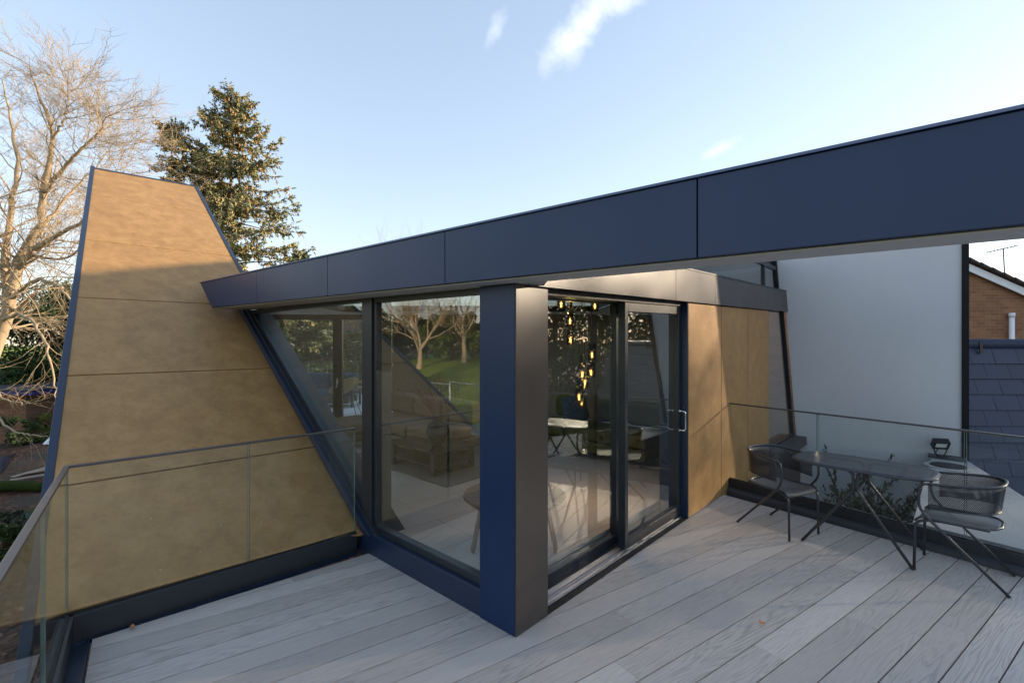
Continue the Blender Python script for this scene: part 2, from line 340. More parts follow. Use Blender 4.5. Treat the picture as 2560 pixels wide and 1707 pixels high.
# ------------------------------------------------------------------ mesh builder
class MB:
    def __init__(s): s.v = []; s.f = []; s.uv = {}; s.tone = {}
    def add(s, vs, fs, uvs=None):
        o = len(s.v); s.v += [Vector(p) for p in vs]
        for i, f in enumerate(fs):
            if uvs: s.uv[len(s.f)] = uvs[i]
            s.f.append(tuple(k+o for k in f))
        return s
    def hexa(s, b, t):      # bottom 4, top 4 points
        return s.add(list(b)+list(t), [(3, 2, 1, 0), (4, 5, 6, 7), (0, 1, 5, 4), (1, 2, 6, 5), (2, 3, 7, 6), (3, 0, 4, 7)])
    def prism(s, poly, z0, z1):
        n = len(poly)
        b = [(p[0], p[1], z0 if not callable(z0) else z0(p)) for p in poly]; t = [(p[0], p[1], z1 if not callable(z1) else z1(p)) for p in poly]
        return s.add(b+t, [tuple(range(n-1, -1, -1)), tuple(range(n, 2*n))]+[(i, (i+1) % n, n+(i+1) % n, n+i) for i in range(n)])
    def box(s, c, size, rz=0):
        x, y, z = [q/2 for q in size]; ca, sa = math.cos(rz), math.sin(rz)
        P = [(c[0]+ca*a-sa*b, c[1]+sa*a+ca*b) for a, b in ((-x, -y), (x, -y), (x, y), (-x, y))]
        return s.prism(P, c[2]-z, c[2]+z)
    def beam(s, a, b, w, h, up=(0, 0, 1)):   # rectangular bar from a to b (centre line), w sideways, h along up
        a, b = Vector(a), Vector(b); d = (b-a).normalized(); up = Vector(up)
        sd = d.cross(up).normalized(); up = sd.cross(d).normalized()
        q = [(-w/2, -h/2), (w/2, -h/2), (w/2, h/2), (-w/2, h/2)]
        A = [a+sd*x+up*y for x, y in q]; B = [b+sd*x+up*y for x, y in q]
        return s.add(A+B, [(0, 1, 2, 3), (7, 6, 5, 4), (0, 4, 5, 1), (1, 5, 6, 2), (2, 6, 7, 3), (3, 7, 4, 0)])
    def slab(s, pts, n, th):   # planar polygon extruded by -n*th
        n = Vector(n); k = len(pts); A = [Vector(p) for p in pts]; B = [p-n*th for p in A]
        return s.add(A+B, [tuple(range(k)), tuple(range(2*k-1, k-1, -1))]+[(i, k+i, k+(i+1) % k, (i+1) % k) for i in range(k)])
    def tube(s, pts, r, n=8, cap=True, closed=False):
        pts = [Vector(p) for p in pts]; m = len(pts)
        rs = r if isinstance(r, (list, tuple)) else [r]*m
        o = len(s.v); prev = None
        for i, p in enumerate(pts):
            if closed: d = pts[(i+1) % m]-pts[i-1]
            else: d = pts[min(i+1, m-1)]-pts[max(i-1, 0)]
            d = d.normalized() if d.length > 1e-9 else Vector((0, 0, 1))
            if prev is None:
                a = d.orthogonal().normalized()
            else:
                a = prev-d*prev.dot(d)
                a = a.normalized() if a.length > 1e-6 else d.orthogonal().normalized()
            prev = a; b = d.cross(a)
            for k in range(n):
                t = 2*math.pi*k/n; s.v.append(p+(a*math.cos(t)+b*math.sin(t))*rs[i])
        for i in range(m-1 if not closed else m):
            j = (i+1) % m
            for k in range(n):
                s.f.append((o+i*n+k, o+i*n+(k+1) % n, o+j*n+(k+1) % n, o+j*n+k))
        if cap and not closed:
            s.f.append(tuple(o+k for k in range(n-1, -1, -1))); s.f.append(tuple(o+(m-1)*n+k for k in range(n)))
        return s
    def lathe(s, prof, c=(0, 0, 0), n=24):
        o = len(s.v)
        for r, z in prof:
            for k in range(n):
                t = 2*math.pi*k/n; s.v.append(Vector((c[0]+r*math.cos(t), c[1]+r*math.sin(t), c[2]+z)))
        for i in range(len(prof)-1):
            for k in range(n): s.f.append((o+i*n+k, o+i*n+(k+1) % n, o+(i+1)*n+(k+1) % n, o+(i+1)*n+k))
        s.f.append(tuple(o+k for k in range(n-1, -1, -1))); s.f.append(tuple(o+(len(prof)-1)*n+k for k in range(n)))
        return s
    def build(s, name, mat, parent=None, smooth=False, bevel=0, planar=None, world=True, sub=0, label=None):
        me = bpy.data.meshes.new(name)
        vs = s.v
        if parent is not None and world:
            mi = wm(parent).inverted(); vs = [mi @ p for p in vs]
        me.from_pydata([tuple(p) for p in vs], [], s.f)
        if s.uv or planar:
            ul = me.uv_layers.new(name='UVMap')
            if planar:
                ax, ay = Vector(planar[0]), Vector(planar[1])
                for li, lp in enumerate(me.loops):
                    p = s.v[lp.vertex_index]; ul.data[li].uv = (p.dot(ax), p.dot(ay))
            else:
                for pi, pl in enumerate(me.polygons):
                    u = s.uv.get(pi)
                    if u:
                        for k, li in enumerate(pl.loop_indices): ul.data[li].uv = u[k]
        if s.tone:
            at = me.attributes.new('tone', 'FLOAT', 'FACE')
            for i in range(len(me.polygons)): at.data[i].value = s.tone.get(i, .5)
        me.materials.append(mat)
        if smooth: me.shade_smooth()
        me.validate()
        ob = bpy.data.objects.new(name, me); COL.objects.link(ob)
        if parent is not None: ob.parent = parent
        if bevel:
            b = ob.modifiers.new('bevel', 'BEVEL'); b.width = bevel; b.segments = 2; b.limit_method = 'ANGLE'; b.angle_limit = R(40)
            if not smooth: me.shade_smooth(); 
            if not smooth:
                b.harden_normals = True
        if sub:
            m_ = ob.modifiers.new('sub', 'SUBSURF'); m_.levels = sub; m_.render_levels = sub
        if label: ob['label'] = label
        return ob
WM = {}
def wm(o):
    m = Matrix.Identity(4)
    while o is not None:
        if o in WM_: m = WM_[o] @ m
        o = o.parent
    return m
WM_ = {}
def tag(o, label=None, cat=None, group=None, kind=None):
    if label: o['label'] = label
    if cat: o['category'] = cat
    if group: o['group'] = group
    if kind: o['kind'] = kind
    return o
def thing(name, label, cat, loc=(0, 0, 0), rz=0, group=None):
    o = bpy.data.objects.new(name, None); COL.objects.link(o); o.location = loc; o.rotation_euler = (0, 0, rz)
    o.empty_display_size = .2
    WM_[o] = Matrix.Translation(loc) @ Matrix.Rotation(rz, 4, 'Z')
    return tag(o, label, cat, group)
def kids(o): return [c for c in bpy.data.objects if c.parent is o]
def copy_tree(o, parent=None):
    c = o.copy(); COL.objects.link(c)
    if parent is not None: c.parent = parent
    for k in kids(o): copy_tree(k, c)
    return c
def ray(px, py): return Vector(((px-1280)/1209, 1, (855-py)/1209))
def at(px, py, Y): return Vector((0, 0, CAMH))+ray(px, py)*Y
def G(px, py, z=0): return at(px, py, 1209*(CAMH-z)/(py-855))

# ------------------------------------------------------------------ frame of the house
C0 = Vector((.0231, 3.0070)); U = Vector((.6668, .7451)).normalized(); V = Vector((-.7290, .6843)).normalized()
NU = Vector((-V.y, V.x))        # pointing out of face A (towards the camera's left)
NU = Vector((-.6843, -.7290)).normalized()
def H(u, v, z=0.0):
    p = C0+U*u+V*v; return Vector((p.x, p.y, z))
def zr(u, v): return 2.205+.0125*v+.022*u       # level of the soffit
def vA(px, u=0.0):      # v on the plane u=const seen at column px
    r = (px-1280)/1209; c = C0+U*u; return (r*c.y-c.x)/(V.x-r*V.y)
def uB(px, v=0.0):
    r = (px-1280)/1209; c = C0+V*v; return (r*c.y-c.x)/(U.x-r*U.y)
FW = .328
def uv_box(mb, u0, u1, v0, v1, z0, z1):
    P = [H(u0, v0), H(u1, v0), H(u1, v1), H(u0, v1)]
    f0 = (lambda p: z0) if not callable(z0) else None
    b = [(p.x, p.y, z0 if not callable(z0) else z0(u, v)) for p, (u, v) in zip(P, ((u0, v0), (u1, v0), (u1, v1), (u0, v1)))]
    t = [(p.x, p.y, z1 if not callable(z1) else z1(u, v)) for p, (u, v) in zip(P, ((u0, v0), (u1, v0), (u1, v1), (u0, v1)))]
    mb.hexa(b, t); return mb
# sloping bronze wall: plane through GP with normal GN
GP = Vector((-1.36, 4.31, .17))
_h = Vector((.701, .713, 0)); _s = Vector((-2.254, 2.115, 2.095)); GN = _h.cross(_s).normalized()
def gold(px, py, off=0.0):
    d = ray(px, py); o = Vector((0, 0, CAMH)); P0 = GP+GN*off
    t = (P0-o).dot(GN)/d.dot(GN); return o+d*t
def vz(z, px0=880, y0=1340):        # v of the rake line on face A at height z
    return 1.80+1.508*(z-.17)
M['inner_post'] = plain('pale_green_grey_post', (.040, .055, .062), .6)
M['gloss'] = plain('gloss_black_top', (.010, .012, .012), .06, 0, .05, 3, .8)
M['gloss_dark'] = plain('dark_window_pane', (.02, .025, .03), .08, 0, .05, 3, .8)

# ------------------------------------------------------------------ ground, deck
def smooth(a, b, x):
    t = max(0, min(1, (x-a)/(b-a))); return t*t*(3-2*t)
def gz(x, y):
    z = -2.7
    z += 2.3*smooth(24, 58, -x)*(1-smooth(17, 30, y))
    z += .55*math.exp(-(((x+17.6)/3.2)**2+((y-19.5)/3.0)**2))
    z += .08*noise.noise(Vector((x*.3, y*.3, 0)))
    return z
def ground():
    mb = MB(); xs = [-600, -300, -150, -100]+[-80+2*i for i in range(30)]+[-20+i for i in range(28)]+[10, 14, 20, 40, 80, 150, 300, 600]
    ys = [-600, -300, -150, -80, -50]+[-40+2.5*i for i in range(16)]+[i for i in range(0, 27)]+[29, 33, 38, 45, 60, 80, 120, 200, 350, 600]
    nx = len(xs)
    for y in ys:
        for x in xs: mb.v.append(Vector((x, y, gz(x, y))))
    for j in range(len(ys)-1):
        for i in range(nx-1): mb.f.append((j*nx+i, j*nx+i+1, (j+1)*nx+i+1, (j+1)*nx+i))
    o = mb.build('ground', M['ground'], smooth=True); tag(o, kind='structure')
ground()

BD = Vector((math.sin(R(55.2)), math.cos(R(55.2)))); BN = Vector((BD.y, -BD.x)); PITCH = .187
def deck():
    D1 = Vector((-2.601, 2.998)); fe = Vector((1.3446, 1.214)).normalized(); le = Vector((.606, -.795)).normalized()
    K1 = Vector((2.558, 5.84)); ke = Vector((1.444, -2.024)).normalized()
    # outline: back edge K, front edge, left edge, behind the camera
    t = ((K1-D1).x*(-ke.y)-(K1-D1).y*(-ke.x))/(fe.x*(-ke.y)-fe.y*(-ke.x)); X1 = D1+fe*t
    poly = [D1, D1+le*4.6, Vector((1.6, -3.2)), Vector((7.4, -3.2)), K1+ke*6.4, X1]
    rnd = random.Random(4); mb = MB()
    joints = [(1396, 1555), (1551, 1537), (2117, 1419), (2145, 1551), (2379, 1568), (1913, 1625), (1563, 1671), (731, 1447), (2035, 1370)]
    J = {}
    for px, py in joints:
        g = G(px, py); c = g.x*BN.x+g.y*BN.y; J.setdefault(math.floor((c+.645)/PITCH), []).append(g.x*BD.x+g.y*BD.y)
    cs = [p.dot(BN) for p in poly]; ts = [p.dot(BD) for p in poly]
    def clip(pl, n, d):      # keep n.p >= d
        o = []
        for i in range(len(pl)):
            a, b = pl[i], pl[(i+1) % len(pl)]; da, db = a.dot(n)-d, b.dot(n)-d
            if da >= 0: o.append(a)
            if da*db < 0: o.append(a+(b-a)*(da/(da-db)))
        return o
    k0 = math.floor((min(cs)+.645)/PITCH); k1 = math.floor((max(cs)+.645)/PITCH)+1
    for k in range(k0, k1+1):
        c0 = -.645+k*PITCH+.0040; c1 = c0+PITCH-.0080
        strip = clip(clip(poly, BN, c0), -BN, -c1)
        if len(strip) < 3: continue
        tt = sorted(J.get(k, []))
        if not tt and rnd.random() < .5: tt = [rnd.uniform(-5, -1)] if k % 2 else [rnd.uniform(6, 8)]
        lo = -99
        for hi in tt+[99]:
            pc = clip(clip(strip, BD, lo+.001), -BD, -(hi-.001)); lo = hi
            if len(pc) < 3: continue
            cen = sum(pc, Vector((0, 0)))/len(pc); area = 0
            du, dv = rnd.uniform(0, 90), rnd.uniform(0, 60); n = len(pc); tone = rnd.random()
            vs = [(p.x, p.y, 0) for p in pc]+[(p.x, p.y, -.03) for p in pc]
            uv = [(p.dot(BD)+du, p.dot(BN)+dv) for p in pc]
            fs = [tuple(range(n))]+[(i, n+i, n+(i+1) % n, (i+1) % n) for i in range(n)]
            us = [uv]+[[uv[i], uv[i], uv[(i+1) % n], uv[(i+1) % n]] for i in range(n)]
            f0 = len(mb.f); mb.add(vs, fs, us)
            for q in range(f0, len(mb.f)): mb.tone[q] = tone
    # make normals point up
    o = mb.build('terrace_deck', M['deck']); tag(o, kind='structure')
    bm = bmesh.new(); bm.from_mesh(o.data)
    for f in bm.faces:
        if abs(f.normal.z) > .9 and f.normal.z < 0: f.normal_flip()
    bm.to_mesh(o.data); bm.free()
    s = MB(); s.prism([(p.x, p.y) for p in poly][::-1], -.12, -.034)
    tag(s.build('deck_substructure', M['rubber']), kind='structure')
    return X1
X1 = deck()

# ------------------------------------------------------------------ glass balustrades
def run_rail(root, P, Q, zb, zt, joints, start_gap=0, seat=.0, clamp_z0=-.03, capw=.034):
    P, Q = Vector((P[0], P[1], 0)), Vector((Q[0], Q[1], 0)); d = (Q-P).normalized(); L = (Q-P).length
    ch = MB(); ch.beam(P+Vector((0, 0, (zb+clamp_z0)/2)), Q+Vector((0, 0, (zb+clamp_z0)/2)), .075, zb-clamp_z0)
    ch.build('base_channel', M['frame'], root, bevel=.003)
    g = MB(); g.beam(P+Vector((0, 0, zb+.004)), Q+Vector((0, 0, zb+.004)), .032, .008); g.build('rubber_gasket', M['rubber'], root)
    cp = MB(); cp.beam(P+Vector((0, 0, zt-.008)), Q+Vector((0, 0, zt-.008)), capw, .016); cp.build('cap_rail', M['cap'], root, bevel=.004)
    js = [0]+joints+[L]
    for a, b in zip(js[:-1], js[1:]):
        a2, b2 = a+.005, b-.005
        m = (zb+zt-.016)/2; hh = zt-.018-zb-.009
        gl = MB(); gl.beam(P+d*(a2+.004)+Vector((0, 0, m+.004)), P+d*(b2-.004)+Vector((0, 0, m+.004)), .015, hh)
        pane = gl.build('glass_pane', M['rail_glass'], root)
        for e in (a2+.002, b2-.002):
            ed = MB(); ed.beam(P+d*e+Vector((0, 0, m+.004-hh/2)), P+d*e+Vector((0, 0, m+.004+hh/2)), .016, .0022, up=d)
            ed.build('polished_edge', M['edge_glass'], pane)
M['cap'] = plain('brown_grey_cap_rail', (.085, .075, .075), .30, .3, .1, 4, .6)
PC = Vector((-2.735, 2.967)); PP = Vector((-1.392, 4.290)); lw = Vector((.606, -.795)).normalized()
lb = thing('glass_balustrade', 'glass balustrade turning the front left corner of the deck before the sloping bronze wall', 'balustrade', (PC.x, PC.y, -.03))
run_rail(lb, PC, PP, .165, 1.082, [1.02])
run_rail(lb, PC-lw*.02, PC+lw*4.3, .165, 1.08, [.885, 2.2, 3.5])
bp = Vector((2.68, 6.03)); bq = Vector((4.075, 3.85)); bd = (bq-bp).normalized()
rb = thing('glass_balustrade', 'glass balustrade behind the cafe table, running from the bronze cladding to the right', 'balustrade', (bp.x, bp.y, -.03))
# joints seen at columns 2044 and 2414
def on_line(P, d, px):
    r = (px-1280)/1209; return (r*P.y-P.x)/(d.x-r*d.y)
run_rail(rb, bp, bp+bd*6.4, .155, 1.09, [on_line(bp, bd, 2044), on_line(bp, bd, 2414), on_line(bp, bd, 2414)+1.3], clamp_z0=.0)

# gutter flashings along the rails
def flashing(name, P, Q, side, w, z, mat, label, cat):
    P, Q = Vector(P), Vector(Q); d = (Q-P).normalized(); n = Vector((d.y, -d.x))*side
    mb = MB(); mb.prism([(P.x, P.y), (Q.x, Q.y), ((Q+n*w).x, (Q+n*w).y), ((P+n*w).x, (P+n*w).y)][::(1 if side < 0 else -1)], z-.012, z)
    e = P+n*(w-.006); f = Q+n*(w-.006)
    mb.beam((e.x, e.y, z+.006), (f.x, f.y, z+.006), .010, .014)
    return tag(mb.build(name, mat), label, cat)

# ------------------------------------------------------------------ the house
house = thing('modern_house', 'modern house with dark blue roof edge, bronze cladding, corner column and big glazing', 'house', (C0.x, C0.y, 0))
P = house
# corner column
mb = MB(); uv_box(mb, .012, FW-.004, .012, FW-.004, -.02, zr); col = mb.build('corner_column', M['black'], P)
mb = MB(); uv_box(mb, 0, .012, .010, FW, .004, lambda u, v: zr(u, v)-.003); mb.build('cladding_panel', M['navy'], col, bevel=.002)
mb = MB(); uv_box(mb, .004, FW, 0, .012, .004, lambda u, v: zr(u, v)-.003); mb.build('cladding_panel', M['navy_warm_lit'], col, bevel=.002)
# ---- face A: kick plate, frames, panes
vm0, vm1 = 1.742, 1.905           # mullion
KT = .18
mb = MB(); uv_box(mb, .012, .12, FW+.003, vm1+.10, -.05, KT); mb.build('kick_plate', M['navy_edge'], P, bevel=.004)
wa = MB(); 
uv_box(wa, .050, .115, FW+.004, vm0, KT+.002, KT+.060)          # bottom
uv_box(wa, .050, .115, FW+.004, FW+.045, KT+.060, lambda u, v: zr(u, v)-.045)
uv_box(wa, .050, .115, vm0-.045, vm0, KT+.060, lambda u, v: zr(u, v)-.045)
uv_box(wa, .050, .115, FW+.004, vm0, lambda u, v: zr(u, v)-.045, lambda u, v: zr(u, v)-.002)
fr = wa.build('window_frame', M['frame'], P, bevel=.003, label='anthracite frame of the tall left window beside the column')
mb = MB(); uv_box(mb, .078, .090, FW+.040, vm0-.040, KT+.050, lambda u, v: zr(u, v)-.040); mb.build('pane', M['glass'], fr)
mb = MB(); uv_box(mb, .12, .24, vm0+.010, vm0+.11, .12, lambda u, v: 2.44); mb.build('inner_post', M['inner_post'] if 'inner_post' in M else M['frame'], P)
mb = MB(); uv_box(mb, .030, .115, vm0+.002, vm1, KT+.002, lambda u, v: zr(u, v)-.002); mb.build('mullion', M['frame'], P, bevel=.003)
# raked window left of the mullion
zt_ = lambda u, v: zr(u, v)
def rake_strip(mb, u0, u1, a, b, z0, z1):      # a,b: offsets in v right of the rake line
    pts = []
    for u in (u0, u1):
        for (z, o) in ((z0, a), (z1, a), (z1, b), (z0, b)):
            pts.append(H(u, vz(z)-o, z))
    mb.hexa(pts[:4], pts[4:]); return mb
rk = MB(); rake_strip(rk, -.02, .30, -.02, .10, .17, 2.262); rk.build('raking_flashing', M['navy_edge'], P, bevel=.003)
rk = MB(); rake_strip(rk, .020, .30, .10, .17, .165, 2.258); rk.build('raking_jamb', M['frame'], P, bevel=.002)
# raked frame and pane
ztop = 2.25
fr2 = MB(); rake_strip(fr2, .050, .115, .17, .25, .19, ztop-.05)
vt = vz(ztop-.05)-.22
uv_box(fr2, .050, .115, vm1, vt, ztop-.045-.0, ztop-.002)
fr2o = fr2.build('window_frame', M['frame'], P, bevel=.002, label='raking frame of the wedge shaped window')
tri = []
zz0 = KT+.06
pl = [H(.084, vm1-.005, .30), H(.084, vm1-.005, ztop-.04), H(.084, vz(ztop-.04)-.22, ztop-.04), H(.084, vz(.30)-.22, .30)]
if (pl[3]-pl[0]).length < .02 or True:
    # lower tip where the rake meets the mullion
    zt0 = .17+(vm1+.22-1.80)/1.508
    pl = [H(.084, vm1-.005, zt0), H(.084, vm1-.005, ztop-.04), H(.084, vz(ztop-.04)-.22, ztop-.04)]
g = MB(); g.slab(pl, Vector((U.x, U.y, 0)), .012); g.build('pane', M['glass'], fr2o)
# inner raking reveal
rv = MB()
a0, a1 = H(.12, vz(.10)-.10, .10), H(.12, vz(2.44)-.10, 2.44)
b0, b1 = H(.60, 2.80, .10), H(.60, 2.80+1.28*2.34, 2.44)
rv.add([a0, a1, b1, b0], [(0, 1, 2, 3)]); rv.add([b0, b1, b1+Vector((-.3, .3, 0)), b0+Vector((-.3, .3, 0))], [(0, 1, 2, 3)])
rv.build('inner_raking_reveal', M['inner'], P)

# ---- face B: fixed pane, sliding door, bronze panels
uL1 = uB(1545, .27); uD0 = uB(1563, .08); uJ1 = uB(1721, 0); uD1 = uJ1-.008
zh = lambda u, v: zr(u, v)-.012
fx = MB()
zb_ = .035
uv_box(fx, FW-.02, uL1, .245, .315, zb_-.03, zb_+.05)
uv_box(fx, FW-.02, FW+.03, .245, .315, zb_+.05, lambda u, v: zr(u, v)-.06)
uv_box(fx, uL1-.075, uL1+.06, .245, .315, zb_+.05, lambda u, v: zr(u, v)-.06)
uv_box(fx, FW-.02, uL1+.06, .245, .315, lambda u, v: zr(u, v)-.06, zh)
fxo = fx.build('window_frame', M['frame'], P, bevel=.003, label='anthracite frame of the fixed pane next to the column')
mb = MB(); uv_box(mb, FW, uL1-.06, .272, .284, zb_+.04, lambda u, v: zr(u, v)-.05); mb.build('pane', M['glass'], fxo)
# sill with aluminium track and drain
mb = MB(); uv_box(mb, FW, uJ1-.04, .058, .40, -.02, .012); sill = mb.build('threshold', M['frame'], P)
for k, (a, b, z) in enumerate(((.064, .070, .026), (.100, .104, .030), (.128, .133, .026), (.176, .181, .024))):
    mb = MB(); uv_box(mb, FW, uJ1-.04, a, b, .012, z); mb.build('track_rail', M['alu'], sill)
mb = MB(); uv_box(mb, FW, uJ1-.04, .060, .19, .012, .0165); mb.build('track_base', M['alu'], sill)
mb = MB(); uv_box(mb, FW, uJ1-.02, .008, .056, -.02, .006); mb.build('slot_drain', M['rubber'], P)
# sliding leaf
fz = lambda u, v: zr(u, v)-.05
lf = MB()
e0 = .080; e1 = .150; zb0 = .036
st = .055
uv_box(lf, uD0, uD0+st, e0, e1, zb0, fz); uv_box(lf, uD1-st, uD1, e0, e1, zb0, fz)
uv_box(lf, uD0+st, uD1-st, e0, e1, zb0, zb0+.085); uv_box(lf, uD0+st, uD1-st, e0, e1, lambda u, v: zr(u, v)-.135, fz)
leaf = lf.build('sliding_door', M['frame'], P, bevel=.004, label='sliding glass door standing proud of the fixed pane')
mb = MB(); uv_box(mb, uD0+st-.008, uD1-st+.008, .108, .120, zb0+.078, lambda u, v: zr(u, v)-.128); mb.build('pane', M['glass'], leaf)
mb = MB(); uv_box(mb, uD0+st-.012, uD0+st, .0845, .112, zb0+.07, lambda u, v: zr(u, v)-.12)
uv_box(mb, uD0+st, uD1-st, .0845, .112, zb0+.085, zb0+.100); mb.build('glazing_bead', M['frame'], leaf)
# door pull
hu = uD1-.030; hz0, hz1 = .92, 1.12
pts = [H(hu, .080, hz1)]
for k in range(7):
    a = k/6*math.pi/2; pts.append(H(hu, .080-.045-.02*math.sin(a), hz1-.02+.02*math.cos(a)))
for k in range(7):
    a = k/6*math.pi/2; pts.append(H(hu, .080-.045-.02*math.cos(a), hz0+.02-.02*math.sin(a)))
pts.append(H(hu, .080, hz0))
mb = MB(); mb.tube(pts, .0085, 10); mb.build('handle', M['chrome'], leaf, smooth=True)
mb = MB()
for z in (hz0, hz1): MB().tube([H(hu, .079, z), H(hu, .070, z)], .019, 14).build('handle_rose', M['chrome'], leaf)

# head above doors and the jamb beside the bronze
mb = MB(); uv_box(mb, FW, uJ1-.01, .06, .32, lambda u, v: zr(u, v)-.05 if u > FW+.1 else zr(u, v)-.05, lambda u, v: zr(u, v)-.003); mb.build('door_head', M['black'], P)
mb = MB(); uv_box(mb, uJ1-.005, uJ1+.0055, .004, .32, -.02, zh); mb.build('door_jamb', M['navy_edge'], P, bevel=.003)
# bronze panels on face B
us = [uJ1, uB(1803.5), uB(1870), uB(1922.7)]
mb = MB(); uv_box(mb, uJ1+.0065, us[-1]-.01, .02, .30, -.3, lambda u, v: zr(u, v)-.02); wl = mb.build('bronze_clad_wall', M['black'], P)
for a, b in zip(us[:-1], us[1:]):
    mb = MB(); uv_box(mb, a+.007, b-.007, 0, .0195, -.0 if a < 4.5 else -.0, lambda u, v: zr(u, v)-.02)
    for i, q in enumerate(mb.v):
        if q.z < 0.05: q.z = .012 if a < 2.8 else -.25
    mb.build('wall_panel', M['bronze'], wl, bevel=.002)
# glass beyond the panels, raking right jamb against the white wall
uG0 = us[-1]
def vR(z): return 7.63-.348*(z-.175)     # u of the right rake line
zs = .20
def band_z(u): return zr(u, 0)-.012
gm = MB(); gm.add([H(uG0, .06, zs), H(vR(zs), .06, zs), H(vR(band_z(6.9)), .06, band_z(6.9)), H(uG0, .06, band_z(uG0)),
                   H(uG0, .072, zs), H(vR(zs), .072, zs), H(vR(band_z(6.9)), .072, band_z(6.9)), H(uG0, .072, band_z(uG0))],
                  [(0, 1, 2, 3), (7, 6, 5, 4), (0, 4, 5, 1), (1, 5, 6, 2), (2, 6, 7, 3), (3, 7, 4, 0)])
fr3 = MB()
q = []
for v in (.03, .10):
    for (z, o) in ((-.4, 0), (2.40, 0), (2.40, .05), (-.4, .05)): q.append(H(vR(z)-o, v, z))
fr3.hexa(q[:4], q[4:]); fr3.beam(H(uG0, .065, zs-.02), H(vR(zs), .065, zs-.02), .07, .04)
f3 = fr3.build('window_frame', M['frame'], P, label='narrow glazing frame between bronze cladding and white wall'); gm.build('pane', M['glass'], f3)
mb = MB(); uv_box(mb, uG0+.005, 7.75, -.16, .10, .02, .165); uv_box(mb, uG0+.005, 7.70, -.05, .12, -1.9, .02); mb.build('plinth_coping', M['lead'], P)

# ---- roof: fascia beam (long side), band above face B, slab
F0 = Vector((.0183, 2.7645)); FV = Vector((-.7537, .6572)).normalized(); FN = Vector((-.6572, -.7537)).normalized()
def FP(s, inn, z): p = F0+FV*s-FN*inn; return Vector((p.x, p.y, z))
def fb(s): return 2.215+.0112*s
def ft(s): return 2.5557+.0109*s
def sF(px):
    r = (px-1280)/1209; return (r*F0.y-F0.x)/(FV.x-r*FV.y)
def fascia_piece(s0, s1, slant0=False):
    mb = MB(); b = []; t = []
    sl = .44 if slant0 else 0
    b = [FP(s0, 0, fb(s0)), FP(s1-(sl if slant0 else 0), 0, fb(s1)), FP(s1-(sl if slant0 else 0), .018, fb(s1)), FP(s0, .018, fb(s0))]
    t = [FP(s0, 0, ft(s0)), FP(s1, 0, ft(s1)), FP(s1, .018, ft(s1)), FP(s0, .018, ft(s0))]
    return mb.hexa(b, t)
S_END = 5.459; S_RIGHT = -3.3
cuts = [S_RIGHT, sF(1743), sF(1112), sF(818.5), sF(641.7), S_END]
fas = MB(); b = [FP(S_RIGHT, .02, fb(S_RIGHT)+.02), FP(5.0, .02, fb(5)+.02), FP(5.0, .235, fb(5)+.02), FP(S_RIGHT, .235, fb(S_RIGHT)+.02)]
t = [p+Vector((0, 0, .30)) for p in b]; fas.hexa(b, t)
fas = fas.build('roof_edge_beam', M['black'], P)
for a, b_ in zip(cuts[:-1], cuts[1:]):
    fascia_piece(a+.003, b_-.003 if b_ != S_END else b_, b_ == S_END).build('fascia_panel', M['navy'], fas, bevel=.002)
mb = MB(); mb.hexa([FP(S_RIGHT, -.012, ft(S_RIGHT)+.002), FP(S_END+.02, -.012, ft(S_END)+.002), FP(S_END+.02, .26, ft(S_END)+.002), FP(S_RIGHT, .26, ft(S_RIGHT)+.002)],
                   [FP(S_RIGHT, .012, ft(S_RIGHT)+.022), FP(S_END+.02, .012, ft(S_END)+.022), FP(S_END+.02, .26, ft(S_END)+.05), FP(S_RIGHT, .26, ft(S_RIGHT)+.05)])
mb.build('roof_capping', M['navy'], fas, bevel=.002)
# shadow gap strip and soffit board
mb = MB(); mb.hexa([FP(S_RIGHT, .018, fb(S_RIGHT)-.001), FP(5.05, .018, fb(5)-.001), FP(5.05, .034, fb(5)-.001), FP(S_RIGHT, .034, fb(S_RIGHT)-.001)],
                   [FP(S_RIGHT, .018, fb(S_RIGHT)+.03), FP(5.05, .018, fb(5)+.03), FP(5.05, .034, fb(5)+.03), FP(S_RIGHT, .034, fb(S_RIGHT)+.03)])
mb.build('drip_strip', M['rubber'], fas)
mb = MB(); mb.hexa([FP(S_RIGHT, .034, fb(S_RIGHT)-.008), FP(5.0, .034, fb(5)-.008), FP(5.0, .242, fb(5)-.008), FP(S_RIGHT, .242, fb(S_RIGHT)-.008)],
                   [FP(S_RIGHT, .034, fb(S_RIGHT)+.018), FP(5.0, .034, fb(5)+.018), FP(5.0, .242, fb(5)+.018), FP(S_RIGHT, .242, fb(S_RIGHT)+.018)])
mb.build('soffit_board', M['soffit'], fas)
# back face of the cantilevered beam, right of the house
mb = MB(); mb.hexa([FP(S_RIGHT, .243, fb(S_RIGHT)-.004), FP(-.25, .243, fb(0)-.004), FP(-.25, .26, fb(0)-.004), FP(S_RIGHT, .26, fb(S_RIGHT)-.004)],
                   [FP(S_RIGHT, .243, ft(S_RIGHT)), FP(-.25, .243, ft(0)), FP(-.25, .26, ft(0)), FP(S_RIGHT, .26, ft(S_RIGHT))])
mb.build('rear_fascia', M['navy'], fas)
